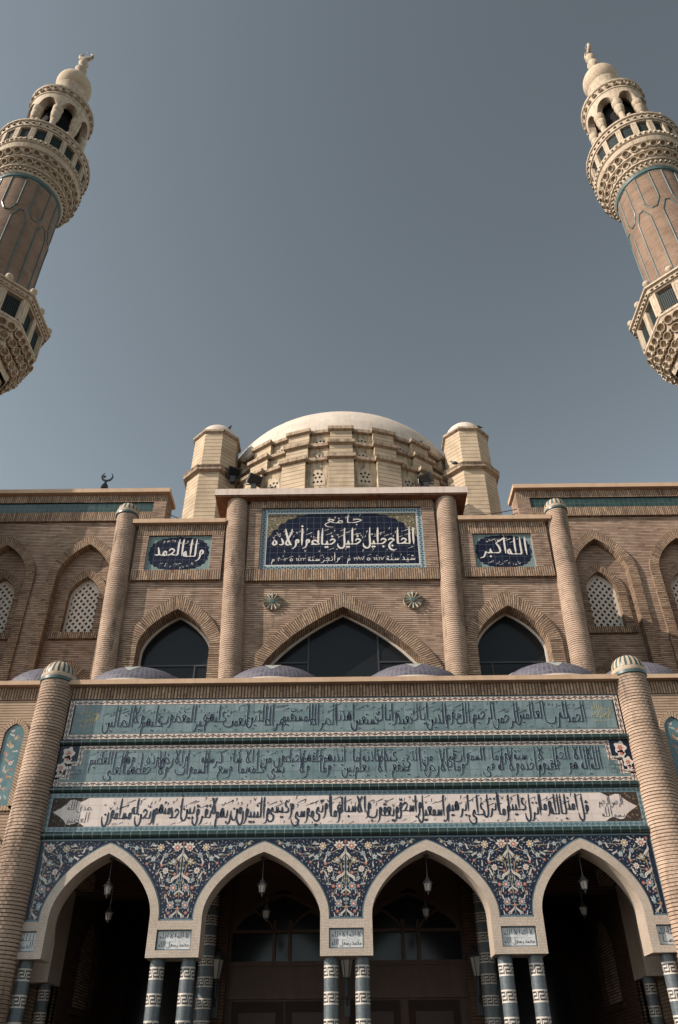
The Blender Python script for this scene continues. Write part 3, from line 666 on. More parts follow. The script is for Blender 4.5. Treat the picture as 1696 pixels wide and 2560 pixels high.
for ax, sides in ((-5.46, (1,)), (-2.93, (-1, 1)), (0, (-1, 1)), (2.93, (-1, 1)), (5.46, (-1,))):
    for sd in sides:
        lim = 1.5 if abs(ax) < 5 and not (abs(ax) > 2.5 and sd*ax > 0) else 1.3
        for pts in ST:
            for p, q in zip(pts, pts[1:]):
                A, B = (ax+sd*p[0], p[1]), (ax+sd*q[0], q[1]); d = Vector((B[0]-A[0], B[1]-A[1]))
                if d.length < 1e-4: continue
                n_ = Vector((-d.y, d.x)).normalized()*.0055
                if free(*A) and free(*B): fl.face([(A[0]+n_.x, YF-.0006, A[1]+n_.y), (B[0]+n_.x, YF-.0006, B[1]+n_.y), (B[0]-n_.x, YF-.0006, B[1]-n_.y), (A[0]-n_.x, YF-.0006, A[1]-n_.y)], None, 5)
        for kd, dx, z, L, t in LV:
            if dx < lim: leaf(fl, ax+sd*dx, z, L, t, kd, YF, free, sd)
        for q_, dx, z, r, t in FILL:
            if dx < lim:
                if q_ < .62: leaf(fl, ax+sd*dx, z, r*3.1, t, 'wbtwb'[int(q_*8)], YF, free, sd)
                else: flower(fl, ax+sd*dx, z, r*.95, 'cccrc'[int((q_-.62)*13)], YF, free)
        for kd, dx, z, r in FL:
            if dx < lim and (kd != 'R' or sd == sides[0]): flower(fl, ax+sd*dx, z, r, kd, YF, free)
fl.build('flower_painting', [M['p_w'], M['p_r'], M['p_y'], M['p_b'], M['p_k'], M['stem']], SPN)
# upper wall body, cornice
b = MB()
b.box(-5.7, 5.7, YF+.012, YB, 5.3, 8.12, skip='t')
b.build('upper_wall', M['shadebrick'], P)
b = MB(); b.box(-5.56, 5.56, YF-.03, YB, 8.10, 8.36, sw=True); b.build('soldier_course', M['soldier'], P)
b = MB(); b.box(-5.62, 5.62, YF-.17, YB+.05, 8.36, 8.46); b.build('coping', M['coping'], P)
for z in (5.465, 6.29, 7.205):
    b = MB(); b.tube([(-5.66+.175*i, YF-.012, z) for i in range(65)]+[(5.66, YF-.012, z)], .064, 12); b.build('glazed_moulding', M['greenbar'], P)
for sx in (-1, 1):
    b = MB(); x0, x1 = sorted((sx*5.62, sx*5.9))
    b.box(x0, x1, YB, 19, 5.3, 8.4); b.build('return_wall', M['brick'], P)
    b = MB(); x0, x1 = sorted((sx*5.55, sx*6.0)); b.box(x0, x1, YB+.06, 19, 8.402, 8.49); b.build('side_coping', M['coping'], P)
    # side arch towards the court
    T = (lambda s_: (lambda x, y, z: (s_*y, x, z)))(sx)
    b = MB(T); oi = arch(16.85, 1.33, ZS, RISE, 3.49, .34, 14)
    b.arch_wall(15.47, 19, 3.49, 5.3, oi, 6.0); b.arch_wall(15.47, 19, 3.49, 5.3, oi, 6.42); b.sweep(oi, 6.0, 6.42)
    b.box(15.47, 15.52, 6.0, 6.42, 3.49, 5.3, skip='flr'); b.box(18.18, 19, 6.0, 6.42, 3.485, 3.49)
    b.build('side_arch', M['mosaic'], P)
b = MB(); b.box(-6.0, 6.0, YB, 22.9, 5.62, 5.8); b.build('ceiling', M['shadebrick'], P)
b = MB(); b.box(-5.6, 5.6, YB, 18.98, 8.1, 8.28); b.build('roof', M['roof'], P)
# mosaic columns with meander bands
KEY = ['11111111', '00000001', '01111101', '01000001', '01011111', '01000000', '11111111']
def mosaic_column(name, r, h, parent, per=6):
    mb = MB(); n = per*8; z = 0.; ph = .195; bh = .185; dz = bh/7; mb.sm = True
    rows = []
    z = h-.12
    zs = []
    while z > 0:
        zs.append(z); z -= ph+bh
    cuts = []; top = h
    for zt in zs:
        cuts.append((zt, top, None)); 
        for j in range(7):
            z1 = zt-j*dz; z0 = z1-dz
            if z0 < 0: break
            cuts.append((z0, z1, KEY[j]))
        top = zt-bh
        if top < 0: break
    if top > 0: cuts.append((0, top, None))
    for z0, z1, kk in cuts:
        if z0 < 0: z0 = 0
        for i in range(n):
            t0, t1 = 2*PI*i/n, 2*PI*(i+1)/n
            mi = 0 if kk is None else (1 if kk[i % 8] == '1' else 2)
            P4 = [(r*math.cos(t0), r*math.sin(t0), z0), (r*math.cos(t1), r*math.sin(t1), z0), (r*math.cos(t1), r*math.sin(t1), z1), (r*math.cos(t0), r*math.sin(t0), z1)]
            mb.face(P4, [(t0*r, z0), (t1*r, z0), (t1*r, z1), (t0*r, z1)], mi)
    return mb.build(name, [M['mosblue'], M['moswhite'], M['mosblack']], parent)
mc = None
for x in (-5.44, -3.2, -2.68, -.262, .262, 2.68, 3.2, 5.44):
    if mc is None: mc = mosaic_column('mosaic_column', .122, 3.49, P); q = mc
    else: q = mc.copy(); C.objects.link(q)
    q.location = (x, 15.2, 0)
for x in (-6.12, 6.12): q = mc.copy(); C.objects.link(q); q.location = (x, 18.45, 0)
tc = mosaic_column('tall_mosaic_column', .165, 5.62, P, 8); tc.location = (-2.93, 18.75, 0)
q = tc.copy(); C.objects.link(q); q.location = (2.93, 18.75, 0)
# round brick buttress columns with striped caps
def striped_cap(r, z, c, parent, n=40, ribs=20):
    mb = MB()
    mb.lathe([(r*.99, 0), (r*1.07, .015), (r*1.07, .075)], n, (c[0], c[1], z), mi=0)
    mb.lathe([(r*1.05, .075), (r*1.08, .10), (r*1.08, .15), (r*1.02, .165)], n, (c[0], c[1], z), mi=1)
    prof = [(r*1.02*math.cos(t)**.75 if t < 1.57 else 0, .165+r*.95*math.sin(t)) for t in [i*PI/2/8 for i in range(9)]]
    for i in range(ribs):
        a0, a1 = 2*PI*i/ribs, 2*PI*(i+.55)/ribs; a2 = 2*PI*(i+1)/ribs
        mb.lathe([(p*1.03, q_) for p, q_ in prof], 2, (c[0], c[1], z), a0, a1, mi=1)
        mb.lathe(prof, 2, (c[0], c[1], z), a1, a2, mi=0)
    return mb.build('striped_cap', [M['capgreen'], M['capcream']], parent)
for sx in (-1, 1):
    q = course_column('brick_column', [(.345, 0), (.335, 4), (.315, 8.42)], [M['brickcol'], M['joint']], P, (lambda cx: (lambda x, y, z: (x+cx, y+14.98, z)))(sx*5.875))
    striped_cap(.32, 8.42, (sx*5.875, 14.98), q)
# small roof domes
for x in (-4.7, -1.57, 1.57, 4.7):
    b = MB(); b.lathe([(1.38, 8.28), (1.38, 8.86), (1.28, 8.88), (1.28, 8.3)], 48, (x, 17.0, 0)); q0 = b.build('dome_drum', M['white'], P)
    prof = [(1.3*math.cos(t), 8.8+.76*math.sin(t)) for t in [i*PI/2/14 for i in range(15)]]
    prof = [(max(0, r) if i < 14 else 0, z) for i, (r, z) in enumerate(prof)]
    b = MB(); b.lathe(prof, 56, (x, 17.0, 0), uscale=1.2); q = b.build('small_dome', M['dometile'], P)
    st = MB(); nst = 6
    for i in range(nst):
        tm = -PI/2+2*PI*i/nst
        for j in range(6):
            def pt(e, w):
                hh = 8.8+.772*math.sin(e); rr_ = 1.31*math.cos(e); return (x+rr_*math.cos(tm+w), 17+rr_*math.sin(tm+w), hh)
            e0, e1 = PI/2*(.27+.73*j/6), PI/2*(.27+.73*(j+1)/6)*.9999
            w0, w1 = PI/nst*(j/6)**.8, PI/nst*((j+1)/6)**.8
            st.face([pt(e0, -w0), pt(e0, w0), pt(e1, w1), pt(e1, -w1)], [(0, 0)]*4)
    st.sm = True; st.build('pale_star', M['domepale'], q)
for sx in (-1, 1):
    b = MB(); b.lathe([(.17, 8.3), (.17, 9.25)], 20, (sx*6.15, 17.9, 0)); q = b.build('roof_post', M['brickcol'], P); striped_cap(.18, 9.25, (sx*6.15, 17.9), q, 24, 12)

# ------------------------------------------------------------------ inscriptions
YP = YF-.004
def root(name, label, cat, x, y, z, group=None): return thing(name, label, cat, (x, y, z), group)
# band 1
I1 = root('inscription_band', 'topmost turquoise tile band of the porch with black script and gold roundels at both ends', 'inscription', 0, YP, 7.27, 'inscription bands of the porch')
b = MB(); b.strip(-5.56, 5.56, 8.072, 8.10, YP); b.build('blue_edge', M['blueline'], I1)
b = MB(); b.face([(-5.41, YP, 7.37), (5.41, YP, 7.37), (5.41, YP, 7.985), (-5.41, YP, 7.985)]); b.build('tile_field', M['turq'], I1)
b = MB(); b.frame(-5.53, 5.53, 7.27, 8.075, .098, YP-.003); b.build('vine_border', M['vine'], I1)
T1 = 'الحمد لله رب العالمين الرحمن الرحيم مالك يوم الدين إياك نعبد وإياك نستعين اهدنا الصراط المستقيم صراط الذين أنعمت عليهم غير المغضوب عليهم ولا الضالين'.split()
b, h = MB(), MB(); script(b, T1, -4.82, 4.83, 7.525, .20, .037, YP-.006, 7.965, .82, .08, .08, halo=h)
marks(b, 130, -4.8, 4.8, 7.74, 7.95, .05, YP-.006); marks(b, 40, -4.8, 4.8, 7.40, 7.45, .035, YP-.006)
b.build('lettering', M['ink'], I1); h.build('letter_outline', M['halo'], I1)
for cx, rows in ((5.13, ['بسم الله', 'الرحمن الرحيم', 'الله']), (-5.11, ['صدق الله', 'العظيم رب', 'الله'])):
    b = MB(); roundel(b, cx, 7.69, .22, YP-.006, rows); b.build('gold_roundel', M['gold'], I1)
# band 2 with stepped ends
I2 = root('inscription_band', 'middle turquoise tile band of the porch with stepped ends and two tiers of black script', 'inscription', 0, YP, 6.35, 'inscription bands of the porch')
b = MB(); b.face([(-5.53, YP, 6.355), (5.53, YP, 6.355), (5.53, YP, 7.135), (-5.53, YP, 7.135)]); b.build('tile_field', M['turq'], I2)
b = MB(); y = YP-.003; w = .09
for sx in (-1, 1):
    for (x0, z0, x1, z1) in ((5.12, 7.06, 5.12, 6.78), (5.3, 6.78, 5.3, 6.52), (5.5, 6.52, 5.5, 6.36)):
        q0, q1 = sorted((sx*(x0-w/2), sx*(x0+w/2))); b.strip(q0, q1, z1-.03, z0, y, 0, False)
    for (xa, xb, zc) in ((5.165, 5.345, 6.785), (5.345, 5.545, 6.525)):
        q0, q1 = sorted((sx*xa, sx*xb)); b.strip(q0, q1, zc-.035, zc+.045, y)
b.strip(-5.165, 5.165, 7.05, 7.138, y); b.strip(-5.455, 5.455, 6.352, 6.44, y); b.build('vine_border', M['vine'], I2)
b = MB()
for sx in (-1, 1):
    for (xa, xb, za, zb) in ((5.17, 5.55, 6.84, 7.138), (5.35, 5.55, 6.58, 6.84)):
        q0, q1 = sorted((sx*xa, sx*xb)); b.face([(q0, y, za), (q1, y, za), (q1, y, zb), (q0, y, zb)], None, 0)
    for cx, cz, r in ((5.36, 6.99, .11), (5.45, 6.71, .09), (5.36, 6.87, .07), (5.46, 6.6, .05)):
        b.face([(sx*cx+r*(1+.18*math.cos(5*t))*math.cos(t), y-.0015, cz+r*1.1*(1+.18*math.cos(5*t))*math.sin(t)) for t in [2*PI*i/30 for i in range(30)]], None, 1)
        b.face([(sx*cx+r*.45*(1+.3*math.cos(6*t))*math.cos(t), y-.003, cz+r*.45*(1+.3*math.cos(6*t))*math.sin(t)) for t in [2*PI*i/30 for i in range(30)]], None, 2)
b.build('corner_ornament', [M['navytile'], M['p_w'], M['p_r']], I2)
T2 = 'الله لا إله إلا هو الحي القيوم لا تأخذه سنة ولا نوم له ما في السموات وما في الأرض من ذا الذي يشفع عنده إلا بإذنه يعلم ما بين أيديهم وما خلفهم ولا يحيطون بشيء من علمه إلا بما شاء وسع كرسيه السموات والأرض ولا يؤده حفظهما وهو العلي العظيم'.split()
b, h = MB(), MB(); script(b, T2, -4.95, 4.95, 6.585, .168, .033, YP-.006, 7.04, .60, .20, .08, halo=h)
marks(b, 110, -4.9, 4.9, 6.9, 7.02, .04, YP-.006); marks(b, 50, -4.9, 4.9, 6.455, 6.49, .03, YP-.006)
b.build('lettering', M['ink'], I2); h.build('letter_outline', M['halo'], I2)
for cx in (-5.17, 5.17):
    b = MB(); roundel(b, cx, 6.60, .13, YP-.006, ['بسم الله', 'الرحمن', 'الله'] if cx > 0 else ['صدق الله', 'العظيم', 'الله']); b.build('script_roundel', M['ink'], I2)
# band 3 cream
I3 = root('inscription_band', 'lowest band of the porch, cream tiles with large black script between dark scrollwork ends', 'inscription', 0, YP, 5.53, 'inscription bands of the porch')
b = MB(); b.face([(-5.56, YP, 5.535), (5.56, YP, 5.535), (5.56, YP, 6.225), (-5.56, YP, 6.225)]); b.build('scroll_field', M['darkwork'], I3)
b = MB(); b.frame(-5.56, 5.56, 5.53, 6.226, .085, YP-.003); b.build('vine_border', M['vineblue'], I3)
b = MB(); half = [(4.80, 6.137), (4.87, 6.095), (4.94, 6.065), (5.0, 6.085), (5.07, 6.11), (5.15, 6.10), (5.2, 6.03), (5.29, 5.96), (5.43, 5.88), (5.29, 5.80), (5.2, 5.73), (5.15, 5.66), (5.07, 5.65), (5.0, 5.675), (4.94, 5.695), (4.87, 5.665), (4.80, 5.618)]
pts = half+[(-x, z) for x, z in half[::-1]]
b.face([(x, YP-.0045, z) for x, z in pts], [(x, z) for x, z in pts]); b.build('cream_cartouche', M['pink'], I3)
T3 = 'قل آمنا بالله وما أنزل علينا وما أنزل على إبرهيم وإسمعيل وإسحق ويعقوب والأسباط وما أوتي موسى وعيسى والنبيون من ربهم لا نفرق بين أحد منهم ونحن له مسلمون'.split()
b = MB(); script(b, T3, -4.52, 4.52, 5.76, .205, .042, YP-.008, 6.125, .82, .08, .08)
marks(b, 130, -4.5, 4.5, 5.93, 6.1, .052, YP-.008); marks(b, 45, -4.5, 4.5, 5.635, 5.68, .036, YP-.008)
roundel(b, 4.95, 5.86, .26, YP-.008, ['الرحمن الرحيم', 'بسم الله']); roundel(b, -4.95, 5.86, .26, YP-.008, ['صدق الله', 'العظيم'])
put_word(b, '١٤١٩', -4.3, 5.635, .06, .06, YP-.008, None, 0); b.build('lettering', M['ink'], I3)
# plates on the pier heads
PL = [('small square white plate with black two-word script beside the drain pipe', ['الله', 'الحمد']), ('white two-line script plate on the pier between the first and second arch', 0), ('white two-line script plate on the middle pier of the porch', 0), ('white two-line script plate on the pier between the third and fourth arch', 0), ('small square white plate with interlaced black script at the sunlit end of the porch', ['شاء الله', 'ما'])]
for (lb, t), (x0, x1) in zip(PL, PLATE):
    r_ = root('script_plate', lb, 'inscription', (x0+x1)/2, YF+.04, 3.6, 'script plates on the pier heads'); y = YF+.04
    b = MB(); b.box(x0+.002, x1-.002, y, y+.004, 3.602, 3.908); b.build('tile_field', M['paleplate'], r_)
    b = MB(); b.frame(x0+.004, x1-.004, 3.604, 3.906, .018, y-.001); b.build('blue_border', M['blueline'], r_)
    b = MB()
    if t == 0:
        script(b, 'لا إله إلا الله'.split(), x0+.04, x1-.04, 3.79, .042, .0105, y-.003, 3.885, 1, 0, .15)
        script(b, 'محمد رسول الله'.split(), x0+.04, x1-.04, 3.665, .045, .0105, y-.003, 3.75, 1, 0, .15)
        marks(b, 10, x0+.06, x1-.06, 3.83, 3.875, .018, y-.003); marks(b, 9, x0+.06, x1-.06, 3.71, 3.74, .018, y-.003)
    else:
        script(b, t[0].split(), x0+.04, x1-.04, 3.775, .055, .014, y-.003, 3.885, 1, 0, .1); script(b, t[1].split(), x0+.04, x1-.04, 3.66, .055, .014, y-.003, 3.79, 1, 0, .1)
        marks(b, 5, x0+.05, x1-.05, 3.84, 3.88, .02, y-.003)
    b.build('lettering', M['ink'], r_)
# ------------------------------------------------------------------ main hall
H = thing('mosque_hall', 'tan brick prayer hall with pointed windows, corner turrets and a pale central dome', 'mosque', (0, 19, 0))
YH = 19.0
BIG = [arch(0, 2.30, 10.25, 2.2, 8.3, .52, 18), arch(0, 2.68, 10.25, 2.66, 8.3, .52, 18)]
SID = lambda c_: [arch(c_, .975, 11.3, 1.13, 8.3, .42, 14), arch(c_, 1.305, 11.3, 1.60, 8.3, .42, 14)]
b = MB()
b.arch_wall(-3.1, 3.1, 8.3, 16.1, BIG[0], YH)
for sx in (-1, 1):
    x0, x1 = sorted((sx*3.1, sx*6.4)); b.arch_wall(x0, x1, 8.3, 15.2, SID(sx*4.56)[0], YH)
    q0, q1 = sorted((sx*3.1, sx*3.48)); b.box(q0, q1, YH-.03, 22.5, 15.2, 16.12, skip='tu')
    q0, q1 = sorted((sx*6.1, sx*6.4)); b.box(q0, q1, YH+.001, 21.5, 0, 15.2, skip='ftu')
b.build('facade_wall', M['brick'], H)
for oi, oo in [BIG, SID(-4.56), SID(4.56)]:
    b = MB(); b.arch_ring(oi, oo, YH-.08, YH+.005); b.sweep(oi, YH-.08, YH+.42); q = b.build('arch_surround', M['soldier'], H)
    cx = (oi[0][0]+oi[-1][0])/2; hw = oi[-1][0]-cx
    b = MB(); ii = [(cx+(x-cx)*(1-.05/hw), z-(.05 if z > 9 else 0)) for x, z in oi]; b.arch_ring(ii, oi, YH+.38, YH+.43); b.sweep(ii, YH+.38, YH+.43); b.build('pale_trim', M['lattice'], q)
    b = MB(); b.fill(oi, YH+.44); g = b.build('window_glass', M['glass'], H)
    b = MB(); zt = 11.0 if hw > 2 else 10.95
    for x in ((-.95, .95) if hw > 2 else (.55*(1 if cx < 0 else -1),)): b.box(cx+x-.02, cx+x+.02, YH+.41, YH+.44, 8.3, 11.9 if hw > 2 else zt)
    b.box(cx-hw*(.9 if hw > 2 else .92), cx-.97 if hw > 2 else cx+hw*.92, YH+.405, YH+.44, zt-.02, zt+.025)
    if hw > 2: b.box(cx+.97, cx+hw*.9, YH+.405, YH+.44, zt-.02, zt+.025)
    b.build('window_bar', M['metal'], g)
# raised frames round the three name plaques
for x0, x1, z0, z1, p0, p1, r0, r1 in ((-2.76, 2.76, 13.3, 16.12, -2.40, 2.40, 13.67, 15.86), (-6.02, -3.47, 13.36, 15.27, -5.68, -3.82, 13.69, 14.89), (3.47, 6.02, 13.36, 15.27, 3.82, 5.55, 13.66, 14.84)):
    b = MB(); y0 = YH-.11
    b.box(x0, p0, y0, YH, r0, r1, skip='b'); b.box(p1, x1, y0, YH, r0, r1, skip='b')
    b.build('plaque_frame', M['brick'], H)
    b = MB(); b.box(x0, x1, y0-.002, YH, r1, z1, sw=True); b.box(x0, x1, y0-.002, YH, z0, r0, sw=True); b.build('soldier_course', M['soldier'], H)
for sx in (-1, 1):
    x0, x1 = sorted((sx*3.45, sx*6.2)); b = MB(); b.box(x0, x1, YH-.24, 19.5, 15.27, 15.41); b.build('coping', M['coping'], H)
    x0, x1 = sorted((sx*3.5, sx*6.38)); b = MB(); b.box(x0, x1, 19.5, 21.6, 15.0, 15.12); b.build('lower_roof', M['roof'], H)
    b = MB(); b.box(*sorted((sx*6.12, sx*6.42)), 19.3, 21.4, 15.2, 15.3); b.build('side_coping', M['coping'], H)
# canopy slab
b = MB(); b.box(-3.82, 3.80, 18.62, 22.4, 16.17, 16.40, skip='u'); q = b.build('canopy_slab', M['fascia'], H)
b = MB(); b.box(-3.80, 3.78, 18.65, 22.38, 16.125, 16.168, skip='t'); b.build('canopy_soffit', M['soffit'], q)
# round columns
def leaned(z, x0, x1, z0, z1): return x0+(x1-x0)*(z-z0)/(z1-z0)
for sx in (-1, 1):
    for xb, xt, zt in ((2.97, 3.165, 16.13), (6.28, 6.46, 15.62)):
        q = course_column('brick_column', [(.312, 8.3), (.312, zt)], [M['brickcol'], M['joint']], H, lambda x, y, z, xb=xb, xt=xt, sx=sx: (x+sx*leaned(z, xb, xt, 10.3, 16.1), y+YH, z))
        if zt < 16: striped_cap(.315, zt, (sx*xt, YH), q, 36, 16)
# rosettes
for x in (-1.96, 1.95):
    b = MB(); n = 12
    for i in range(n):
        for j, (t0, t1, mi, r, d) in enumerate(((0, .5, 0, .255, .07), (.5, 1, 1, .255, .11))):
            a0, a1 = 2*PI*(i+t0)/n+.13, 2*PI*(i+t1)/n+.13; am = (a0+a1)/2
            P3 = lambda rr, a_, dd: (x+rr*math.cos(a_), YH-dd, 12.64+rr*math.sin(a_))
            b.face([P3(.05, a0, .075), P3(.05, a1, .075), P3(r, a1, .05), P3(r*1.02, am, d), P3(r, a0, .05)], None, mi)
            b.face([P3(r, a0, .05), P3(r*1.02, am, d), P3(r, a1, .05), P3(r+.012, a1, 0), P3(r+.012, a0, 0)], None, 1)
    b.face([(x+.06*math.cos(2*PI*i/16), YH-.10, 12.64+.06*math.sin(2*PI*i/16)) for i in range(16)], None, 2)
    for i in range(16):
        a0, a1 = 2*PI*i/16, 2*PI*(i+1)/16
        b.face([(x+.06*math.cos(a0), YH-.10, 12.64+.06*math.sin(a0)), (x+.06*math.cos(a1), YH-.10, 12.64+.06*math.sin(a1)), (x+.07*math.cos(a1), YH-.05, 12.64+.07*math.sin(a1)), (x+.07*math.cos(a0), YH-.05, 12.64+.07*math.sin(a0))], None, 2)
    b.build('rosette', [M['capgreen'], M['capcream'], M['trimturq']], H)

# outer walls with lattice windows
YO = 21.5
def lattice(mb, o, y0, y1, pitch, w, sl):
    """crossing diagonal bars clipped to an arched outline"""
    xs = [p[0] for p in o]; zs = [p[1] for p in o]; x0, x1, z0, z1 = min(xs), max(xs), min(zs), max(zs)
    def ins(x, z):
        if not (x0 < x < x1 and z0 < z < z1): return False
        for p, q in zip(o, o[1:]):
            if p[0] <= x <= q[0] and q[0]-p[0] > 1e-6: return z < p[1]+(q[1]-p[1])*(x-p[0])/(q[0]-p[0])
        return True
    for sg in (-1, 1):
        c = -(z1-z0)/sl-1
        while c < (x1-x0)+(z1-z0)/sl+1:
            pts = []; n = 60
            for i in range(n+1):
                z = z0+(z1-z0)*i/n; x = (x0+c+(z-z0)/sl) if sg > 0 else (x0+c+(z1-z)/sl)
                if ins(x, z): pts.append((x, z))
            if len(pts) > 1:
                (ax, az), (bx, bz) = pts[0], pts[-1]; d = Vector((bx-ax, bz-az)).normalized(); nx, nz = -d.y*w/2, d.x*w/2; ex, ez = d.x*w*.4, d.y*w*.4
                yy = y0-.001*sg
                a_, b_, c_, d_ = (ax-ex+nx, az-ez+nz), (bx+ex+nx, bz+ez+nz), (bx+ex-nx, bz+ez-nz), (ax-ex-nx, az-ez-nz)
                mb.face([(p[0], yy, p[1]) for p in (a_, b_, c_, d_)])
                for p, q in ((a_, b_), (c_, d_)): mb.face([(p[0], yy, p[1]), (q[0], yy, q[1]), (q[0], y1, q[1]), (p[0], y1, p[1])])
            c += pitch
for sx in (-1, 1):
    cs = [sx*8.36, sx*11.08]
    nic = lambda c_: (arch(c_, .86, 15.15, 1.2, 9.0, .4, 12), arch(c_, 1.15, 15.15, 1.57, 9.0, .4, 12))
    win = lambda c_: (arch(c_, .49, 14.55, .68, 13.2, .38, 10), arch(c_, .76, 14.55, .98, 13.2, .38, 10))
    low = lambda c_: (arch(c_, .55, 11.3, .68, 9.2, .42, 10), arch(c_, .82, 11.3, .95, 9.2, .42, 10))
    lim = [(6.3, 9.72), (9.72, 13.0)]
    b = MB()
    for c_, (l0, l1) in zip(cs, lim):
        x0, x1 = sorted((sx*l0, sx*l1)); b.arch_wall(x0, x1, 9.0, 17.3, nic(c_)[0], YO)
        w_ = win(c_+sx*-.06)[0]; b.arch_wall(c_-.9, c_+.9, 12.4, 16.6, w_, YO+.22)
        l_ = low(c_+sx*-.1)[0]; b.arch_wall(c_-.9, c_+.9, 9.0, 12.4, l_, YO+.22)
    x0, x1 = sorted((sx*6.3, sx*20)); b.box(x0, x1, YO+.6, YO+.9, 0, 17.3, skip='t'); x0, x1 = sorted((sx*13.0, sx*20)); b.box(x0, x1, YO, YO+.6, 0, 17.3)
    x0, x1 = sorted((sx*6.3, sx*13)); b.box(x0, x1, YO, YO+.6, 0, 9.0, skip='t')
    OWALL = b.build('outer_wall', M['brick'], H)
    for c_ in cs:
        ni, no = nic(c_); b = MB(); b.arch_ring(ni, no, YO-.09, YO+.003); b.sweep(ni, YO-.09, YO+.22); b.build('niche_surround', M['soldier'], H)
        wi, wo = win(c_+sx*-.06); b = MB(); b.arch_ring(wi, wo, YO+.16, YO+.222); b.sweep(wi, YO+.16, YO+.5)
        q0, q1 = c_-sx*.06-.8, c_-sx*.06+.8; b.box(q0, q1, YO+.12, YO+.3, 12.98, 13.2, sw=True); b.build('window_surround', M['soldier'], H)
        b = MB(); inn = arch(c_-sx*.06, .42, 14.5, .66, 13.24, .38, 10); b.arch_ring(inn, wi, YO+.36, YO+.42); b.sweep(inn, YO+.36, YO+.42); lattice(b, inn, YO+.36, YO+.43, .205, .07, 1.15)
        lw = b.build('lattice_window', M['lattice'], H)
        b = MB(); b.fill(wi, YO+.55); b.build('shade_sheet', M['dark'], lw)  # flat near-black sheet stands for the unlit room behind the lattice
        li, lo = low(c_-sx*.1); b = MB(); b.arch_ring(li, lo, YO+.16, YO+.222); b.sweep(li, YO+.16, YO+.45); b.build('low_arch', M['soldier'], H)
        b = MB(); b.fill(li, YO+.45); b.build('blind_panel', M['shadebrick'], H)
    e = sx*6.02
    b = MB(); b.box(*sorted((sx*6.46, sx*20)), YO-.1, YO+.4, 17.3, 17.66, sw=True); b.box(*sorted((e, sx*20)), YO-.1, YO+.4, 18.08, 18.4, sw=True, skip='u'); b.build('soldier_course', M['soldier'], H)
    b = MB(); b.box(*sorted((e, sx*6.46)), YO-.1, YO+.4, 17.0, 18.08); b.box(*sorted((e, sx*20)), YO+.41, YO+.7, 15, 18.4); b.build('parapet', M['brick'], H)
    b = MB(); b.box(*sorted((sx*6.46, sx*20)), YO-.05, YO+.4, 17.66, 18.08, skip='tulr'); b.build('green_tile_band', M['greentile'], H)
    b = MB(); b.box(*sorted((sx*5.93, sx*20)), YO-.26, YO+.8, 18.4, 18.56); b.build('parapet_coping', M['coping'], H)
for sx in (-1, 1):
    b = MB(); b.box(*sorted((sx*13.4, sx*17)), 19.66, 20.6, 0, 22.4); b.box(*sorted((sx*11.8, sx*13.4)), 19.8, 20.6, 0, 17.4); b.build('unseen_shade_block', M['brick'], H)  # out-of-view blocks added to throw shade on the outer walls
b = MB(); b.box(-20, 20, 23.2, 52, 0, 16.6, skip='ut'); b.box(-20, 20, 22.2, 52, 16.6, 16.9); b.build('hall_body', M['brick'], H)

# octagonal turrets
for sx in (-1, 1):
    c = (sx*5.47, 26, 0); k = 1/math.cos(PI/8)
    def octa(prof, mt, name, par):
        b = MB(); b.lathe([(r*k, z) for r, z in prof], 8, c, PI/8, 2*PI+PI/8, smooth=False); return b.build(name, mt, par)
    t = octa([(1.07, 16.9), (1.0, 22.35)], M['ybrick'], 'turret', H)
    octa([(1.0, 22.35), (1.17, 22.42), (1.17, 22.5), (1.13, 22.52), (1.2, 22.62), (.92, 22.7)], M['drumcornice'], 'turret_ledge', t)
    octa([(.94, 22.66), (.90, 24.62)], M['ybrick'], 'upper_tier', t)
    octa([(.90, 24.6), (1.0, 24.68), (1.0, 24.78), (.8, 24.82)], M['drumcornice'], 'turret_eave', t)
    b = MB(); b.lathe([(.86*math.cos(i*PI/24), 24.8+.86*math.sin(i*PI/24)) for i in range(12)]+[(0, 25.66)], 32, c); b.build('turret_dome', M['white'], t)
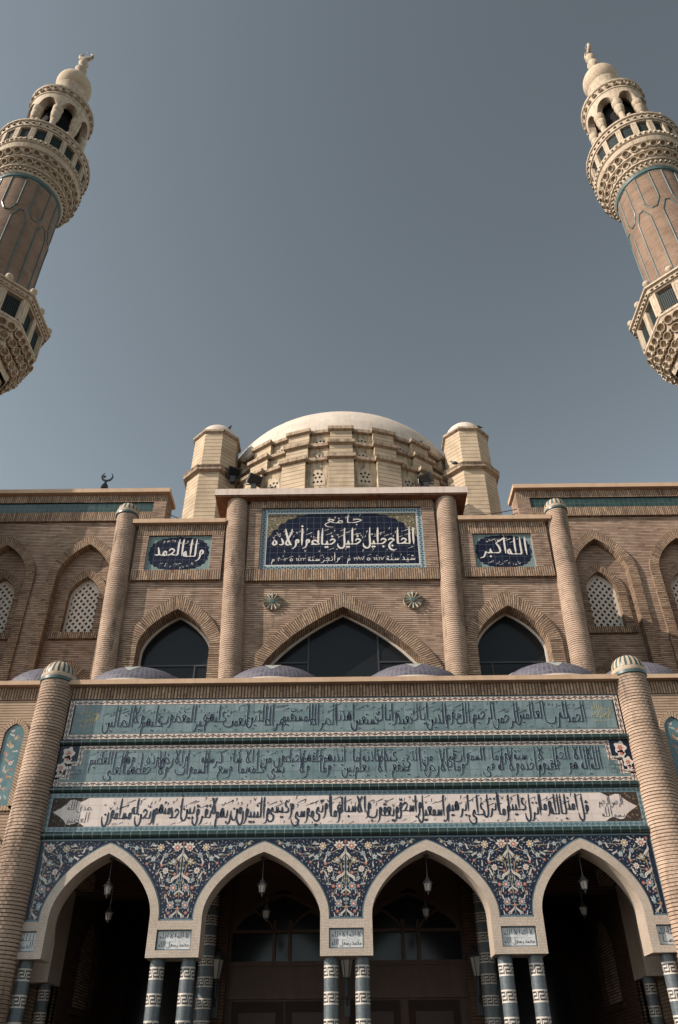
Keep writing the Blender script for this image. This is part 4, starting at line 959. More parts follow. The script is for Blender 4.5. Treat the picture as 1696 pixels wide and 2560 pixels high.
# drum and great dome
DC = (0, 30)
def sect(mb, r, a0, a1, z0, z1, mi=0, flip=False):
    P_ = lambda a, z, rr=r: (DC[0]+rr*math.sin(a), DC[1]-rr*math.cos(a), z); L = r*(a1-a0)
    mb.face([P_(a0, z0), P_(a1, z0), P_(a1, z1), P_(a0, z1)], [(a0*r, z0), (a1*r, z0), (a1*r, z1), (a0*r, z1)], mi)
bd, bp, bc = MB(), MB(), MB(); st = rad(18)
for (Rr_, z0, z1) in ((6.22, 16.9, 22.2), (5.92, 22.2, 23.22), (5.74, 23.22, 24.12)):
    for i in range(20):
        a = i*st; hwid = rad(4.6); Ri = Rr_-.2; zc = z1-.16
        sect(bd, Rr_, a-hwid, a+hwid, z0, zc); sect(bp, Ri, a+hwid, a+st-hwid, z0, zc)
        for s_ in (-1, 1):
            aa = a+s_*hwid; q = lambda r, z: (DC[0]+r*math.sin(aa), DC[1]-r*math.cos(aa), z)
            bd.face([q(Ri, z0), q(Rr_, z0), q(Rr_, zc), q(Ri, zc)], [(0, z0), (.24, z0), (.24, zc), (0, zc)])
        for rr, a0, a1 in ((Rr_, a-hwid-.012, a+hwid+.012), (Ri, a+hwid+.012, a+st-hwid-.012)):
            ro = rr+.14; P_ = lambda r, t, z: (DC[0]+r*math.sin(t), DC[1]-r*math.cos(t), z)
            bc.face([P_(ro, a0, zc), P_(ro, a1, zc), P_(ro, a1, z1), P_(ro, a0, z1)]); bc.face([P_(rr-.4, a0, z1), P_(rr-.4, a1, z1), P_(ro, a1, z1), P_(ro, a0, z1)])
            bc.face([P_(rr-.05, a0, zc-.05), P_(rr-.05, a1, zc-.05), P_(ro, a1, zc), P_(ro, a0, zc)])
            for aa in (a0, a1): bc.face([P_(rr-.3, aa, zc-.05), P_(ro, aa, zc), P_(ro, aa, z1), P_(rr-.3, aa, z1)])
D_ = bd.build('drum', M['ybrick'], H); bp.build('recessed_panel', M['yplaster'], D_); bc.build('drum_cornice', M['drumcornice'], D_)
def drum_window(r, z, w, h):
    b = MB(); y = -r-.012; o = arch(0, w, z+h*.4, h*.6, z, .4, 8); b.fill(o, y, 0); b.sweep(o, y, y+.05, 0)
    for (u_, v_) in ((0, .2), (-.5, .2), (.5, .2), (-.27, .45), (.27, .45), (0, .68), (-.52, .62), (.52, .62)):
        cx, cz, s_ = u_*w*1.05, z+v_*h, w*.2
        b.face([(cx-s_, y-.004, cz), (cx, y-.004, cz-s_*1.15), (cx+s_, y-.004, cz), (cx, y-.004, cz+s_*1.15)], None, 1)  # flat dark diamonds paint the shade of the lattice holes
    return b.build('drum_window', [M['drumlattice'], M['dark']], D_)
for r, z, w, h in ((6.02*math.cos(rad(4.4)), 20.85, .29, .88), (5.72*math.cos(rad(4.4)), 22.2, .28, .62), (5.54*math.cos(rad(4.4)), 23.2, .27, .56)):
    w0 = drum_window(r, z, w, h)
    for i, k_ in enumerate((-4, -3, -2, -1, 0, 1, 2, 3)):
        q = w0 if i == 0 else w0.copy()
        if i: C.objects.link(q)
        q.location = (DC[0], DC[1], 0); q.rotation_euler = (0, 0, st*(k_+.5))
b = MB(); b.lathe([(5.66*math.cos(i*PI/36), 24.1+3.5*math.sin(i*PI/36)) for i in range(18)]+[(0, 27.6)], 72, (0, 30, 0)); b.build('great_dome', M['white'], H)
# lesser roof domes
for x, mt in ((-10.45, 'dometile'), (10.95, 'white')):
    b = MB(); b.lathe([(2.3, 16.9), (2.3, 20.9), (2.15*1, 21.0)]+[(2.15*math.cos(i*PI/24), 21.0+1.08*math.sin(i*PI/24)) for i in range(1, 12)]+[(0, 22.08)], 40, (x, 27, 0)); q = b.build('roof_dome', M[mt], H)
    if x < 0:
        b = MB(); b.lathe([(.12, 22.0), (.08, 22.4), (.08, 22.8), (.12, 22.95), (.05, 23.0), (.17, 23.15), (.14, 23.3), (.04, 23.5), (.03, 23.62)], 14, (x, 27, 0))
        for i in range(12):
            a0, a1 = rad(-235+i*24), rad(-235+(i+1)*24); cr = lambda a_, r: (x+.03+r*math.cos(a_), 27, 23.83+r*math.sin(a_))
            w0, w1 = .045*math.sin(PI*i/12)+.004, .045*math.sin(PI*(i+1)/12)+.004
            for dy in (-.02, .02):
                b.face([(p[0], 27+dy, p[2]) for p in (cr(a0, .24-w0), cr(a1, .24-w1), cr(a1, .24+w1), cr(a0, .24+w0))])
            for s_ in (-1, 1): b.face([(cr(a0, .24+s_*w0)[0], 26.98, cr(a0, .24+s_*w0)[2]), (cr(a1, .24+s_*w1)[0], 26.98, cr(a1, .24+s_*w1)[2]), (cr(a1, .24+s_*w1)[0], 27.02, cr(a1, .24+s_*w1)[2]), (cr(a0, .24+s_*w0)[0], 27.02, cr(a0, .24+s_*w0)[2])])
        for i in range(16):
            a0, a1 = 2*PI*i/16, 2*PI*(i+1)/16; r0, r1 = (.13, .05) if i % 2 else (.05, .13)
            b.face([(x-.1, 27.01, 23.82), (x-.1+r0*math.cos(a0), 26.99, 23.82+r0*math.sin(a0)), (x-.1+r1*math.cos(a1), 26.99, 23.82+r1*math.sin(a1))])
        b.build('crescent_finial', M['metal'], q)

# ------------------------------------------------------------------ name plaques on the hall
def plaque(label, x0, x1, z0, z1): return root('name_plaque', label, 'plaque', (x0+x1)/2, YH-.04, z0, 'calligraphy plaques of the hall')
y = YH-.04
q = plaque('large navy tile sign with three lines of white script above the great window', -2.4, 2.4, 13.67, 15.86)
b = MB(); b.box(-2.4, 2.4, y, YH-.005, 13.67, 15.86); b.build('tile_field', M['navy'], q)
b = MB(); b.frame(-2.4, 2.4, 13.67, 15.86, .17, y-.002); b.build('vine_border', M['vineplaque'], q)
b = MB(); b.frame(-2.235, 2.235, 13.835, 15.695, .02, y-.003); b.build('inner_line', M['letter'], q)
b = MB()
for sx in (-1, 1):
    cv = [(2.21, 15.67), (1.05, 15.67), (1.17, 15.6), (1.32, 15.62), (1.42, 15.5), (1.6, 15.48), (1.68, 15.36), (1.84, 15.3), (1.9, 15.14), (2.04, 15.06), (2.1, 14.92), (2.21, 14.78)]
    b.face([(sx*x, y-.0035, z) for x, z in cv])
b.build('gilt_corner', M['goldwork'], q)
b = MB()
script(b, ['جامع'], -.6, .62, 15.33, .17, .042, y-.005, 15.66)
script(b, 'الحاج جليل خليل خياط وأولاده'.split(), -2.08, 2.14, 14.56, .24, .068, y-.005, 15.14, .98, 0, .05)
script(b, 'شيد سنة ١٤١٧ ه ١٩٩٧ م'.split(), .1, 2.1, 13.99, .12, .028, y-.005, 14.22, 1, 0, .3)
script(b, 'وأنجز سنة ١٤٢٣ ه ٢٠٠٣ م'.split(), -2.08, -.06, 13.99, .12, .028, y-.005, 14.22, 1, 0, .3)
marks(b, 60, -2.05, 2.1, 14.78, 15.1, .06, y-.005); marks(b, 12, -2.0, 2.1, 14.30, 14.42, .055, y-.005); marks(b, 7, -.5, .6, 15.44, 15.62, .06, y-.005); marks(b, 18, -2.0, 2.1, 14.1, 14.2, .04, y-.005)
b.build('lettering', M['letter'], q)
def side_plaque(label, x0, x1, z0, z1, rows, flip):
    q = plaque(label, x0, x1, z0, z1)
    b = MB(); b.box(x0, x1, y, YH-.005, z0, z1); b.build('scroll_field', M['tealwork'], q)
    b = MB(); b.frame(x0, x1, z0, z1, .03, y-.001); b.build('pale_edge', M['p_b'], q)
    cx, cz, a_, h_ = (x0+x1)/2, (z0+z1)/2, (x1-x0)/2-.06, (z1-z0)/2-.03; n = 96
    b = MB(); b.face([(cx+a_*math.copysign(abs(math.cos(t))**.8, math.cos(t))*(1+.025*math.cos(t*24)), y-.002, cz+h_*math.copysign(abs(math.sin(t))**.75, math.sin(t))*(1+.025*math.cos(t*24))) for t in [2*PI*i/n for i in range(n)]]); b.build('navy_medallion', M['navy'], q)
    b = MB()
    for words, xa, xb, zb, sz, top in rows: script(b, words.split(), xa, xb, zb, sz, .062, y-.004, top, .92, .05, .02)
    marks(b, 12, cx-a_*.6, cx+a_*.6, z1-.3, z1-.13, .06, y-.004); marks(b, 11, cx-a_*.6, cx+a_*.6, z0+.1, z0+.26, .05, y-.004)
    b.build('lettering', M['letter'], q)
side_plaque('small navy oval plaque with white script over the window beside the shadowed wall', -5.68, -3.82, 13.69, 14.89, [('ولله الحمد', -5.48, -4.02, 14.19, .29, 14.80)], 0)
side_plaque('small navy oval plaque with white script over the window at the sunlit wall', 3.82, 5.55, 13.66, 14.84, [('الله أكبر', 4.0, 5.4, 14.15, .29, 14.77)], 0)
# ------------------------------------------------------------------ low side wings
for sx in (-1, 1):
    side = 'shadowed minaret' if sx < 0 else 'sunlit minaret'
    w = thing('side_wing', 'low tan brick wing with flowered tile niches and a small dome at the %s' % side, 'wing', (sx*9, 17.3, 0), 'low wings beside the porch')
    yw = 17.3; x0, x1 = sorted((sx*6.47, sx*12.1)); b = MB(); b.box(x0, x1, yw, 21.45, 0, 9.1); b.build('wing_wall', M['wingbrick'], w)
    b = MB(); b.box(x0, x1, yw-.04, 21.4, 9.102, 9.4, sw=True); b.build('soldier_course', M['soldier'], w)
    b = MB(); b.box(*sorted((sx*6.3, sx*12.1)), yw-.2, 21.4, 9.402, 9.5); b.build('coping', M['coping'], w)
    for c_ in (7.50, 8.28):
        c = sx*c_; oi = arch(c, .225, 8.25, .27, 6.68, .3, 8); oo = arch(c, .33, 8.25, .40, 6.58, .3, 8)
        b = MB(); b.arch_ring(oi, oo, yw-.045, yw); b.box(c-.33, c+.33, yw-.045, yw, 6.58, 6.68, sw=True); q = b.build('niche_surround', M['wingbrick'], w)
        b = MB(); b.fill(oi, yw-.012); t = b.build('flowered_tile', M['turq2'], w)
        f = MB(); ins = lambda x, z, c=c: abs(x-c) < .21 and 6.72 < z < 8.4
        for i in range(9):
            z = 6.85+.19*i; xx = c+.07*math.sin(i*2.1)
            flower(f, xx, z, .055, 'dpyo'[i % 4], yw-.013, ins); leaf(f, c-.1*math.sin(i*2.1+.5), z+.08, .15, 40+i*47 % 120, 'yw'[i % 2], yw-.013, ins); leaf(f, c+.12*math.cos(i*1.7), z+.02, .11, 100+i*31, 'yw'[(i+1) % 2], yw-.013, ins); flower(f, c-.13*math.sin(i*1.3+1), z+.05, .03, 'r', yw-.013, ins)
        f.build('flower_painting', [M['p_w'], M['p_r'], M['p_y'], M['p_b'], M['p_k'], M['stem']], t)
    c = sx*7.9; oi = arch(c, .62, 5.6, .62, 4.0, .35, 10); oo = arch(c, .80, 5.6, .83, 4.0, .35, 10)
    b = MB(); b.arch_ring(oi, oo, yw-.045, yw); b.build('niche_surround', M['wingbrick'], w)
    b = MB(); b.fill(oi, yw-.012); t = b.build('flowered_tile', M['navytile'], w)
    f = MB(); ins = lambda x, z, c=c: abs(x-c) < .57 and 4.1 < z < 5.7
    for i in range(16): leaf(f, c+.45*math.sin(i*2.4), 4.3+.1*i, .3, i*53, 'w', yw-.013, ins); flower(f, c+.4*math.cos(i*1.9), 4.25+.1*i, .07, 'ydpc'[i % 4], yw-.013, ins)
    f.build('flower_painting', [M['p_w'], M['p_r'], M['p_y'], M['p_b'], M['p_k'], M['stem']], t)
    b = MB(); b.lathe([(1.2, 9.5), (1.2, 9.65)]+[(1.16*math.cos(i*PI/24), 9.65+.86*math.sin(i*PI/24)) for i in range(12)]+[(0, 10.51)], 40, (sx*7.55, 18.9, 0)); b.build('small_dome', M['dometile'], w)

# ------------------------------------------------------------------ minarets
MX, MY = -14.7, 20.85
MN = thing('minaret', 'tall brick minaret with two carved balconies, its inner side in shade, beside the shadowed wall', 'minaret', (MX, MY, 0), 'twin minarets')
cc = (MX, MY, 0); k8 = 1/math.cos(PI/8)
b = MB(); b.box(MX-2.0, MX+2.0, MY-1.9, MY+1.9, 0, 12); b.build('square_base', M['brick'], MN)
b = MB(); b.lathe([(1.47*k8, 12), (1.47*k8, 24.1)], 8, cc, PI/8, 2*PI+PI/8, smooth=False); b.build('octagonal_shaft', M['minbrick'], MN)
def bowls(mb, r, z, a, rb, tilt, n=10, mi=0):
    """hollow carved cup set in a flared bracket: rim ring, sunk bowl, little drop below"""
    u = Vector((math.cos(a), math.sin(a), 0)); t = Vector((-math.sin(a), math.cos(a), 0)); nrm = (u*math.cos(tilt)+Vector((0, 0, -math.sin(tilt)))).normalized(); w = t.cross(nrm) if t.cross(nrm).z > 0 else -t.cross(nrm)
    c = Vector((MX, MY, 0))+u*r+Vector((0, 0, z))
    rg = [(1.0, -.45), (1.0, .14), (.84, .14), (.72, -.15), (.0, -.38)]
    for (r0, d0), (r1, d1) in zip(rg, rg[1:]):
        for i in range(n):
            p = lambda rr, dd, j: tuple(c+(t*math.cos(2*PI*j/n)+w*math.sin(2*PI*j/n))*rr*rb+nrm*dd*rb*2)
            mb.face([p(r0, d0, i), p(r0, d0, i+1), p(r1, d1, i+1), p(r1, d1, i)] if r1 > 0 else [p(r0, d0, i), p(r0, d0, i+1), p(r1, d1, i)], [(0, 0)]*(4 if r1 > 0 else 3), mi)
# octagonal balcony
T8 = lambda x, y, z: (MX+(x-MX)*.895, MY+(y-MY)*.895, 25.8+(z-26)*(.9 if z > 26 else .76))
b = MB(T8); b.lathe([(r*k8, z) for r, z in ((1.78, 23.8), (1.84, 24.0), (1.86, 24.4), (2.1, 24.45), (2.14, 24.95), (2.34, 25.0), (2.38, 25.5), (2.52, 25.55), (2.55, 25.8), (2.6, 25.85), (2.6, 26.0), (1.6, 26.0))], 8, cc, PI/8, 2*PI+PI/8, smooth=False)
for rr, z, n_ in ((2.02, 24.4, 4), (2.28, 24.92, 4), (2.5, 25.42, 5)):
    for f_ in range(8):
        am = f_*PI/4; fw = 2*rr*math.tan(PI/8)
        for j in range(n_):
            off = (j+.5-n_/2)/n_*fw*.94; a = am+math.atan2(off, rr); bowls(b, math.hypot(rr, off)+.02, z, a, .225, .5)
            for s_ in (-.25,):
                oo = off+fw/n_*.5
                if j < n_-1:
                    a2 = am+math.atan2(oo, rr); p = Vector((MX+math.hypot(rr, oo)*math.cos(a2), MY+math.hypot(rr, oo)*math.sin(a2), z-.16)); b.box(p.x-.05, p.x+.05, p.y-.05, p.y+.05, p.z-.1, p.z+.1)
OB = b.build('carved_bracket', M['stone'], MN)
def oct_pt(r, i, t=0.0):
    a0, a1 = PI/8+i*PI/4, PI/8+(i+1)*PI/4; p0 = Vector((MX+r*k8*math.cos(a0), MY+r*k8*math.sin(a0), 0)); p1 = Vector((MX+r*k8*math.cos(a1), MY+r*k8*math.sin(a1), 0)); return p0.lerp(p1, t)
def post(mb, p, ang, w, d, z0, z1):
    u = Vector((math.cos(ang), math.sin(ang), 0)); t = Vector((-u.y, u.x, 0)); q = []
    for a_, b_ in ((1, -1), (1, 1), (-1, 1), (-1, -1)): q.append(p+u*d/2*a_+t*w/2*b_)
    for i in range(4):
        A, B = q[i], q[(i+1) % 4]; mb.face([(A.x, A.y, z0), (B.x, B.y, z0), (B.x, B.y, z1), (A.x, A.y, z1)], [(0, z0), (w, z0), (w, z1), (0, z1)])
    mb.face([(p_.x, p_.y, z1) for p_ in q])
    # incised panel on the face of the post
    c_ = p+u*(d/2+.004); h = .012
    for (ta, tb, za, zb) in ((-w*.28, -w*.28+.03, z0+.2, z1-.2), (w*.28-.03, w*.28, z0+.2, z1-.2), (-w*.28, w*.28, z1-.2, z1-.17), (-w*.28, w*.28, z0+.17, z0+.2)):
        P4 = [c_+t*ta, c_+t*tb]; mb.face([(P4[0].x, P4[0].y, za), (P4[1].x, P4[1].y, za), (P4[1].x, P4[1].y, zb), (P4[0].x, P4[0].y, zb)], None, 1)
b, gr, bl, rl = MB(T8), MB(T8), MB(T8), MB(T8)
for i in range(8):
    an = PI/4+i*PI/4
    post(b, oct_pt(2.5, i, 0), an-PI/8, .36, .2, 26.0, 27.3)
    post(b, oct_pt(2.52, i, .5), an, .32, .16, 26.0, 27.3)
    for t0, t1 in ((.06, .44), (.56, .94)):
        A, B = oct_pt(2.44, i, t0), oct_pt(2.44, i, t1); n_ = 9
        gr.face([(A.x, A.y, 26.1), (B.x, B.y, 26.1), (B.x, B.y, 27.25), (A.x, A.y, 27.25)], [(0, 0), (1, 0), (1, 1), (0, 1)], 0)
        for j in range(n_):
            for h0, h1 in ((0, .5), (.5, 0)):
                q0, q1 = A.lerp(B, (j+h0)/n_), A.lerp(B, (j+h1)/n_); u = Vector((math.cos(an), math.sin(an), 0))*.03; t_ = (B-A).normalized()*.011
                for zz in range(7):
                    za = 26.12+zz*.16; gr.face([((q0+u-t_).x, (q0+u-t_).y, za), ((q0+u+t_).x, (q0+u+t_).y, za), ((q1+u+t_).x, (q1+u+t_).y, za+.16), ((q1+u-t_).x, (q1+u-t_).y, za+.16)], [(0, 0)]*4, 1)
    for t in (.02, .5):
        p = oct_pt(2.72, i, t); n_ = 12
        bl.lathe([(.05, 27.7), (.06, 27.8), (.11, 27.83)]+[(.17*math.cos(x_)*(1), 27.98+.17*math.sin(x_)) for x_ in (-.9, -.5, 0, .5, .9, 1.3)]+[(0, 28.15)], n_, (p.x, p.y, 0))
    for j in range(9):
        p = oct_pt(2.60, i, (j+.5)/9); u = Vector((math.cos(an), math.sin(an), 0)); rl.lathe([(.085, -.035), (.085, .035), (0, .05)], 8, (p.x+u.x*.12, p.y+u.y*.12, 27.47))
rl.sm = False
rl.lathe([(r*k8, z) for r, z in ((2.3, 27.28), (2.62, 27.3), (2.64, 27.36), (2.72, 27.38), (2.76, 27.58), (2.86, 27.62), (2.86, 27.72), (2.3, 27.74))], 8, cc, PI/8, 2*PI+PI/8, smooth=False)
b.build('railing_post', [M['stone'], M['drumcornice']], OB); gr.build('metal_grille', [M['dark'], M['grille']], OB); rl.build('balcony_coping', M['stone'], OB); bl.build('ball_finial', M['stone'], OB)
# round shaft with turquoise outlined panels
b = MB(); b.lathe([(1.55, 26.0), (1.5, 35.5)], 64, cc); SH = b.build('round_shaft', M['minbrick'], MN)
def onshaft(a, z): r = 1.55-.05*(z-26)/9.5+.012; return (MX+r*math.cos(a), MY+r*math.sin(a), z)
b = MB(); nP = 8
for i in range(nP):
    for off, kind in ((0, 0), (PI/nP, 1)):
        a = 2*PI*i/nP+off+rad(10); w = .21
        if kind == 0: pts = [(a-w, 35.3-.1), (a-w, 33.2), (a-w*.35, 32.7), (a+w*.35, 32.7), (a+w, 33.2), (a+w, 35.2), (a-w, 35.2)]
        else: pts = [(a-w, 26.4), (a-w, 32.3), (a-w*.35, 33.5-.6), (a+w*.35, 32.9), (a+w, 32.3), (a+w, 26.4)]
        fine = []
        for p, q in zip(pts, pts[1:]): fine += [(p[0]+(q[0]-p[0])*j/4, p[1]+(q[1]-p[1])*j/4) for j in range(4)]
        fine.append(pts[-1]); b.tube([onshaft(*p) for p in fine], .03, 6)
b.build('turquoise_outline', M['trimturq'], SH)
b = MB(); b.lathe([(1.5, 35.25), (1.56, 35.3), (1.56, 35.5), (1.5, 35.52)], 64, cc); b.build('turquoise_collar', M['trimturq'], SH)
# round balcony
b = MB(); b.lathe([(1.55, 35.48), (1.62, 35.55), (1.64, 35.75), (1.76, 35.8), (1.80, 36.25), (1.92, 36.3), (1.96, 36.8), (2.06, 36.85), (2.1, 37.0), (2.12, 37.1), (2.04, 37.18), (2.14, 37.25), (2.14, 37.5), (1.4, 37.5)], 64, cc)
for rr, z, n_ in ((1.80, 36.05, 30), (1.99, 36.55, 30)):
    for j in range(n_): bowls(b, rr+.03, z, 2*PI*j/n_+(0 if rr < 1.9 else PI/n_), .17, .5)
for j in range(48):
    a = 2*PI*j/48; b.lathe([(.05, -.05), (.05, .05), (0, .06)], 6, (MX+1.68*math.cos(a), MY+1.68*math.sin(a), 35.65))
for j in range(60):
    a = 2*PI*j/60; b.lathe([(.06, -.07), (.06, .07), (0, .08)], 6, (MX+2.14*math.cos(a), MY+2.14*math.sin(a), 37.37))
RB = b.build('carved_collar', M['stone'], MN)
b, gr, bl, rl = MB(), MB(), MB(), MB(); n_ = 18
for j in range(n_):
    a = 2*PI*j/n_; post(b, Vector((MX+2.07*math.cos(a), MY+2.07*math.sin(a), 0)), a, .24, .14, 37.5, 38.45)
    for q_ in range(10):
        t0 = a+(.07+.21*q_/10)*1.0; t1 = t0+.021; P_ = lambda t, r: (MX+r*math.cos(t), MY+r*math.sin(t))
        gr.face([(*P_(t0, 2.0), 37.5), (*P_(t1, 2.0), 37.5), (*P_(t1, 2.0), 38.45), (*P_(t0, 2.0), 38.45)], [(0, 0)]*4, 0)
        for zz in range(6):
            za = 37.55+zz*.15
            for h0, h1 in ((0, .021), (.021, 0)):
                gr.face([(*P_(t0+h0-.0025, 2.02), za), (*P_(t0+h0+.0025, 2.02), za), (*P_(t0+h1+.0025, 2.02), za+.15), (*P_(t0+h1-.0025, 2.02), za+.15)], [(0, 0)]*4, 1)
    if j % 2 == 0: bl.lathe([(.05, 38.95), (.06, 39.05)]+[(.13*math.cos(x_), 39.15+.13*math.sin(x_)) for x_ in (-.8, -.3, .2, .7, 1.2)]+[(0, 39.28)], 10, (MX+2.12*math.cos(a), MY+2.12*math.sin(a), 0))
for j in range(44):
    a = 2*PI*j/44; rl.lathe([(.075, -.03), (.075, .03), (0, .045)], 8, (MX+2.2*math.cos(a), MY+2.2*math.sin(a), 38.68))
rl.lathe([(1.9, 38.42), (2.12, 38.44), (2.14, 38.5), (2.19, 38.52), (2.21, 38.82), (2.28, 38.86), (2.28, 38.96), (1.2, 38.98)], 64, cc)
b.build('railing_post', [M['stone'], M['drumcornice']], RB); gr.build('metal_grille', [M['dark'], M['grille']], RB); rl.build('balcony_coping', M['stone'], RB); bl.build('ball_finial', M['stone'], RB)
# open gallery
nG = 8; rg = 1.32
b = MB(); b.lathe([(1.0, 38.98), (1.0, 38.99)], 24, cc)
first = None
for j in range(nG):
    a = 2*PI*(j+.5)/nG; x, y_ = MX+rg*math.cos(a), MY+rg*math.sin(a)
    g = MB(); g.lathe([(.19, 38.98), (.19, 39.25), (.15, 39.3), (.145, 40.9), (.19, 40.95), (.21, 41.05), (.165, 41.12), (.23, 41.3), (.25, 41.45), (.18, 41.58), (.24, 41.68), (.26, 41.8), (.26, 42.0)], 16, (x, y_, 0)); g.build('gallery_column', M['stone'], MN)
GA = MB(); segs = 14
for j in range(nG):
    a0, a1 = 2*PI*(j+.5)/nG, 2*PI*(j+1.5)/nG
    for r_ in (1.5, 1.14):
        for i in range(segs):
            t0, t1 = i/segs, (i+1)/segs
            def zz(t):
                q = abs(t-.5)*2/.74
                return 42.0 if q >= 1 else 42.0+.72*math.sqrt(1-q*q)**.9
            P_ = lambda t, z: (MX+r_*math.cos(a0+(a1-a0)*t), MY+r_*math.sin(a0+(a1-a0)*t), z)
            L0, L1 = r_*(a0+(a1-a0)*t0), r_*(a0+(a1-a0)*t1)
            GA.face([P_(t0, zz(t0)), P_(t1, zz(t1)), P_(t1, 43.1), P_(t0, 43.1)], [(L0, zz(t0)), (L1, zz(t1)), (L1, 43.1), (L0, 43.1)])
            if r_ == 1.5:
                Q_ = lambda t, z: (MX+1.14*math.cos(a0+(a1-a0)*t), MY+1.14*math.sin(a0+(a1-a0)*t), z)
                GA.face([P_(t0, zz(t0)), P_(t1, zz(t1)), Q_(t1, zz(t1)), Q_(t0, zz(t0))], [(0, L0), (0, L1), (.36, L1), (.36, L0)])
GM = GA.build('gallery_arcade', M['paleb'] if 'paleb' in M else M['stone'], MN)
b = MB(); b.lathe([(1.49, 43.08), (1.54, 43.12), (1.54, 43.2), (1.5, 43.24), (1.56, 43.62), (1.62, 43.66), (1.64, 43.78), (.8, 43.82)], 64, cc); b.lathe([(0, 43.06), (1.2, 43.07)], 24, cc)
for j in range(26): bowls(b, 1.60, 43.42, 2*PI*j/26, .125, .1, 8)
b.build('gallery_cornice', M['stone'], MN)
b = MB(); b.lathe([(.85, 38.98), (.85, 43.08)], 16, cc); b.build('stair_core', M['dark'], MN)  # near-black core colour imitates the shade inside the gallery
b = MB(); b.lathe([(.80, 43.8), (.82, 45.0), (.84, 45.8), (.87, 45.88), (.87, 46.0), (.78, 46.1)], 48, cc); b.build('dome_neck', M['stone'], MN)
b = MB(); b.lathe([(.95*math.cos(t), 46.85+.97*math.sin(t)) for t in [-.85+i*2.3/22 for i in range(23)]]+[(.1, 47.84)], 48, cc); b.build('bulb_dome', M['tanplaster'], MN)
b = MB(); b.lathe([(.36, 47.72), (.22, 48.05), (.14, 48.3), (.15, 48.5), (.28, 48.72), (.33, 48.95), (.25, 49.2), (.14, 49.35), (.22, 49.5), (.28, 49.75), (.2, 50.02), (.09, 50.2), (.08, 50.35)], 24, cc); FN = b.build('finial', M['stone'], MN)
b = MB(); n_ = 24; pts, rs = [], []
for i in range(n_+1):
    t = rad(115+305*i/n_); pts.append((MX+.36*math.cos(t), MY, 50.70+.36*math.sin(t))); rs.append(.02+.11*math.sin(PI*i/n_))
b.tube(pts, rs, 10); b.tube([(MX, MY, 51.0), (MX, MY, 51.2)], .012, 6); b.tube([(MX-.08, MY, 51.3), (MX, MY, 51.2), (MX+.08, MY, 51.3)], .01, 6); b.build('crescent', M['stone'], FN)
MN.location = (-17.77, 25.2, -.33); MN.scale = (1.2086,)*3
q = copy_tree(MN); q.location = (17.77, 25.2, -.33); q.rotation_euler = (0, 0, PI/2); q['label'] = 'tall brick minaret with two carved balconies, sunlit on the side towards the dome'
# ------------------------------------------------------------------ porch interior
Bk = thing('inner_porch', 'shaded brick vestibule walls with tall arched recesses behind the outer porch arches', 'vestibule', (0, 22.9, 0))
b = MB(); b.box(-6.3, 6.3, 22.9, 23.1, 0, 5.8); b.build('back_wall', M['wood'], Bk)  # timber colour darkens this wall to imitate deep interior shade
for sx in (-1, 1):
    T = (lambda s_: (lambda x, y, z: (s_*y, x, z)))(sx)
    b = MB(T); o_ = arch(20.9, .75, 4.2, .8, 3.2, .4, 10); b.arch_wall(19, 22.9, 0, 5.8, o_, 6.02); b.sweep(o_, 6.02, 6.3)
    b.box(19.9, 21.9, 5.95, 6.02, 3.08, 3.2); b.build('side_wall', M['shadebrick'], Bk)
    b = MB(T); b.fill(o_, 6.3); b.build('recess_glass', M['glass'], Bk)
    b = MB(); b.box(*sorted((sx*2.55, sx*2.84)), 19.0, 19.5, 0, 5.62); b.build('brick_pier', M['shadebrick'], Bk)
    b = MB(); b.box(*sorted((sx*2.84, sx*6.0)), 19.0, 19.4, 5.2, 5.62); b.build('lintel', M['shadebrick'], Bk)
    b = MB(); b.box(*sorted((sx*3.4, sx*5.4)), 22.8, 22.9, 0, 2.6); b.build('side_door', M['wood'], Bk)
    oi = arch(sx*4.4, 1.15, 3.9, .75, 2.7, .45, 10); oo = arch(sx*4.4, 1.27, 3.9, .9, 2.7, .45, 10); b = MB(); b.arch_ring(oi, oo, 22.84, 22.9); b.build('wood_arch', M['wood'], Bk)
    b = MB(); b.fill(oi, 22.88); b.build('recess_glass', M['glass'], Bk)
SC = thing('timber_screen', 'dark carved timber door screen with pointed glazed arches behind the two middle porch arches', 'door screen', (0, 19.3, 0))
b = MB(); b.box(-2.55, 2.55, 19.32, 19.4, 0, 5.62); b.build('glazing', M['glass'], SC)
b = MB(); ys = 19.22
b.box(-2.55, 2.55, ys-.02, 19.32, 5.25, 5.62); b.box(-2.55, 2.55, ys, 19.32, 3.30, 3.86); b.box(-2.55, 2.55, ys-.03, 19.32, 3.84, 3.93); b.box(-2.55, 2.55, ys-.03, 19.32, 3.24, 3.31)
for x in (-2.53, -1.57, -1.23, -.12, 1.23, 1.57, 2.53, .12): b.box(x-.035, x+.035, ys, 19.32, 3.9, 4.72)
b.box(-2.5, 2.5, ys+.01, 19.32, 4.48, 4.54); b.box(-2.55, 2.55, ys+.03, 19.315, 0, 3.25)
for c_ in (-1.4, 1.4):
    oi = arch(c_, 1.06, 4.5, .72, 4.5, .5, 10); oo = arch(c_, 1.17, 4.5, .84, 4.5, .5, 10); b.arch_ring(oi, oo, ys-.02, 19.32); b.sweep(oi, ys-.02, 19.32); b.arch_wall(c_-1.22, c_+1.22, 4.5, 5.26, oo, ys+.02)
    for d in (-.62, .62):
        oi = arch(c_+d, .40, 4.5, .38, 4.5, .5, 8); oo = arch(c_+d, .455, 4.5, .44, 4.5, .5, 8); b.arch_ring(oi, oo, ys, 19.32)
b.build('screen_frame', M['screenwood'], SC)
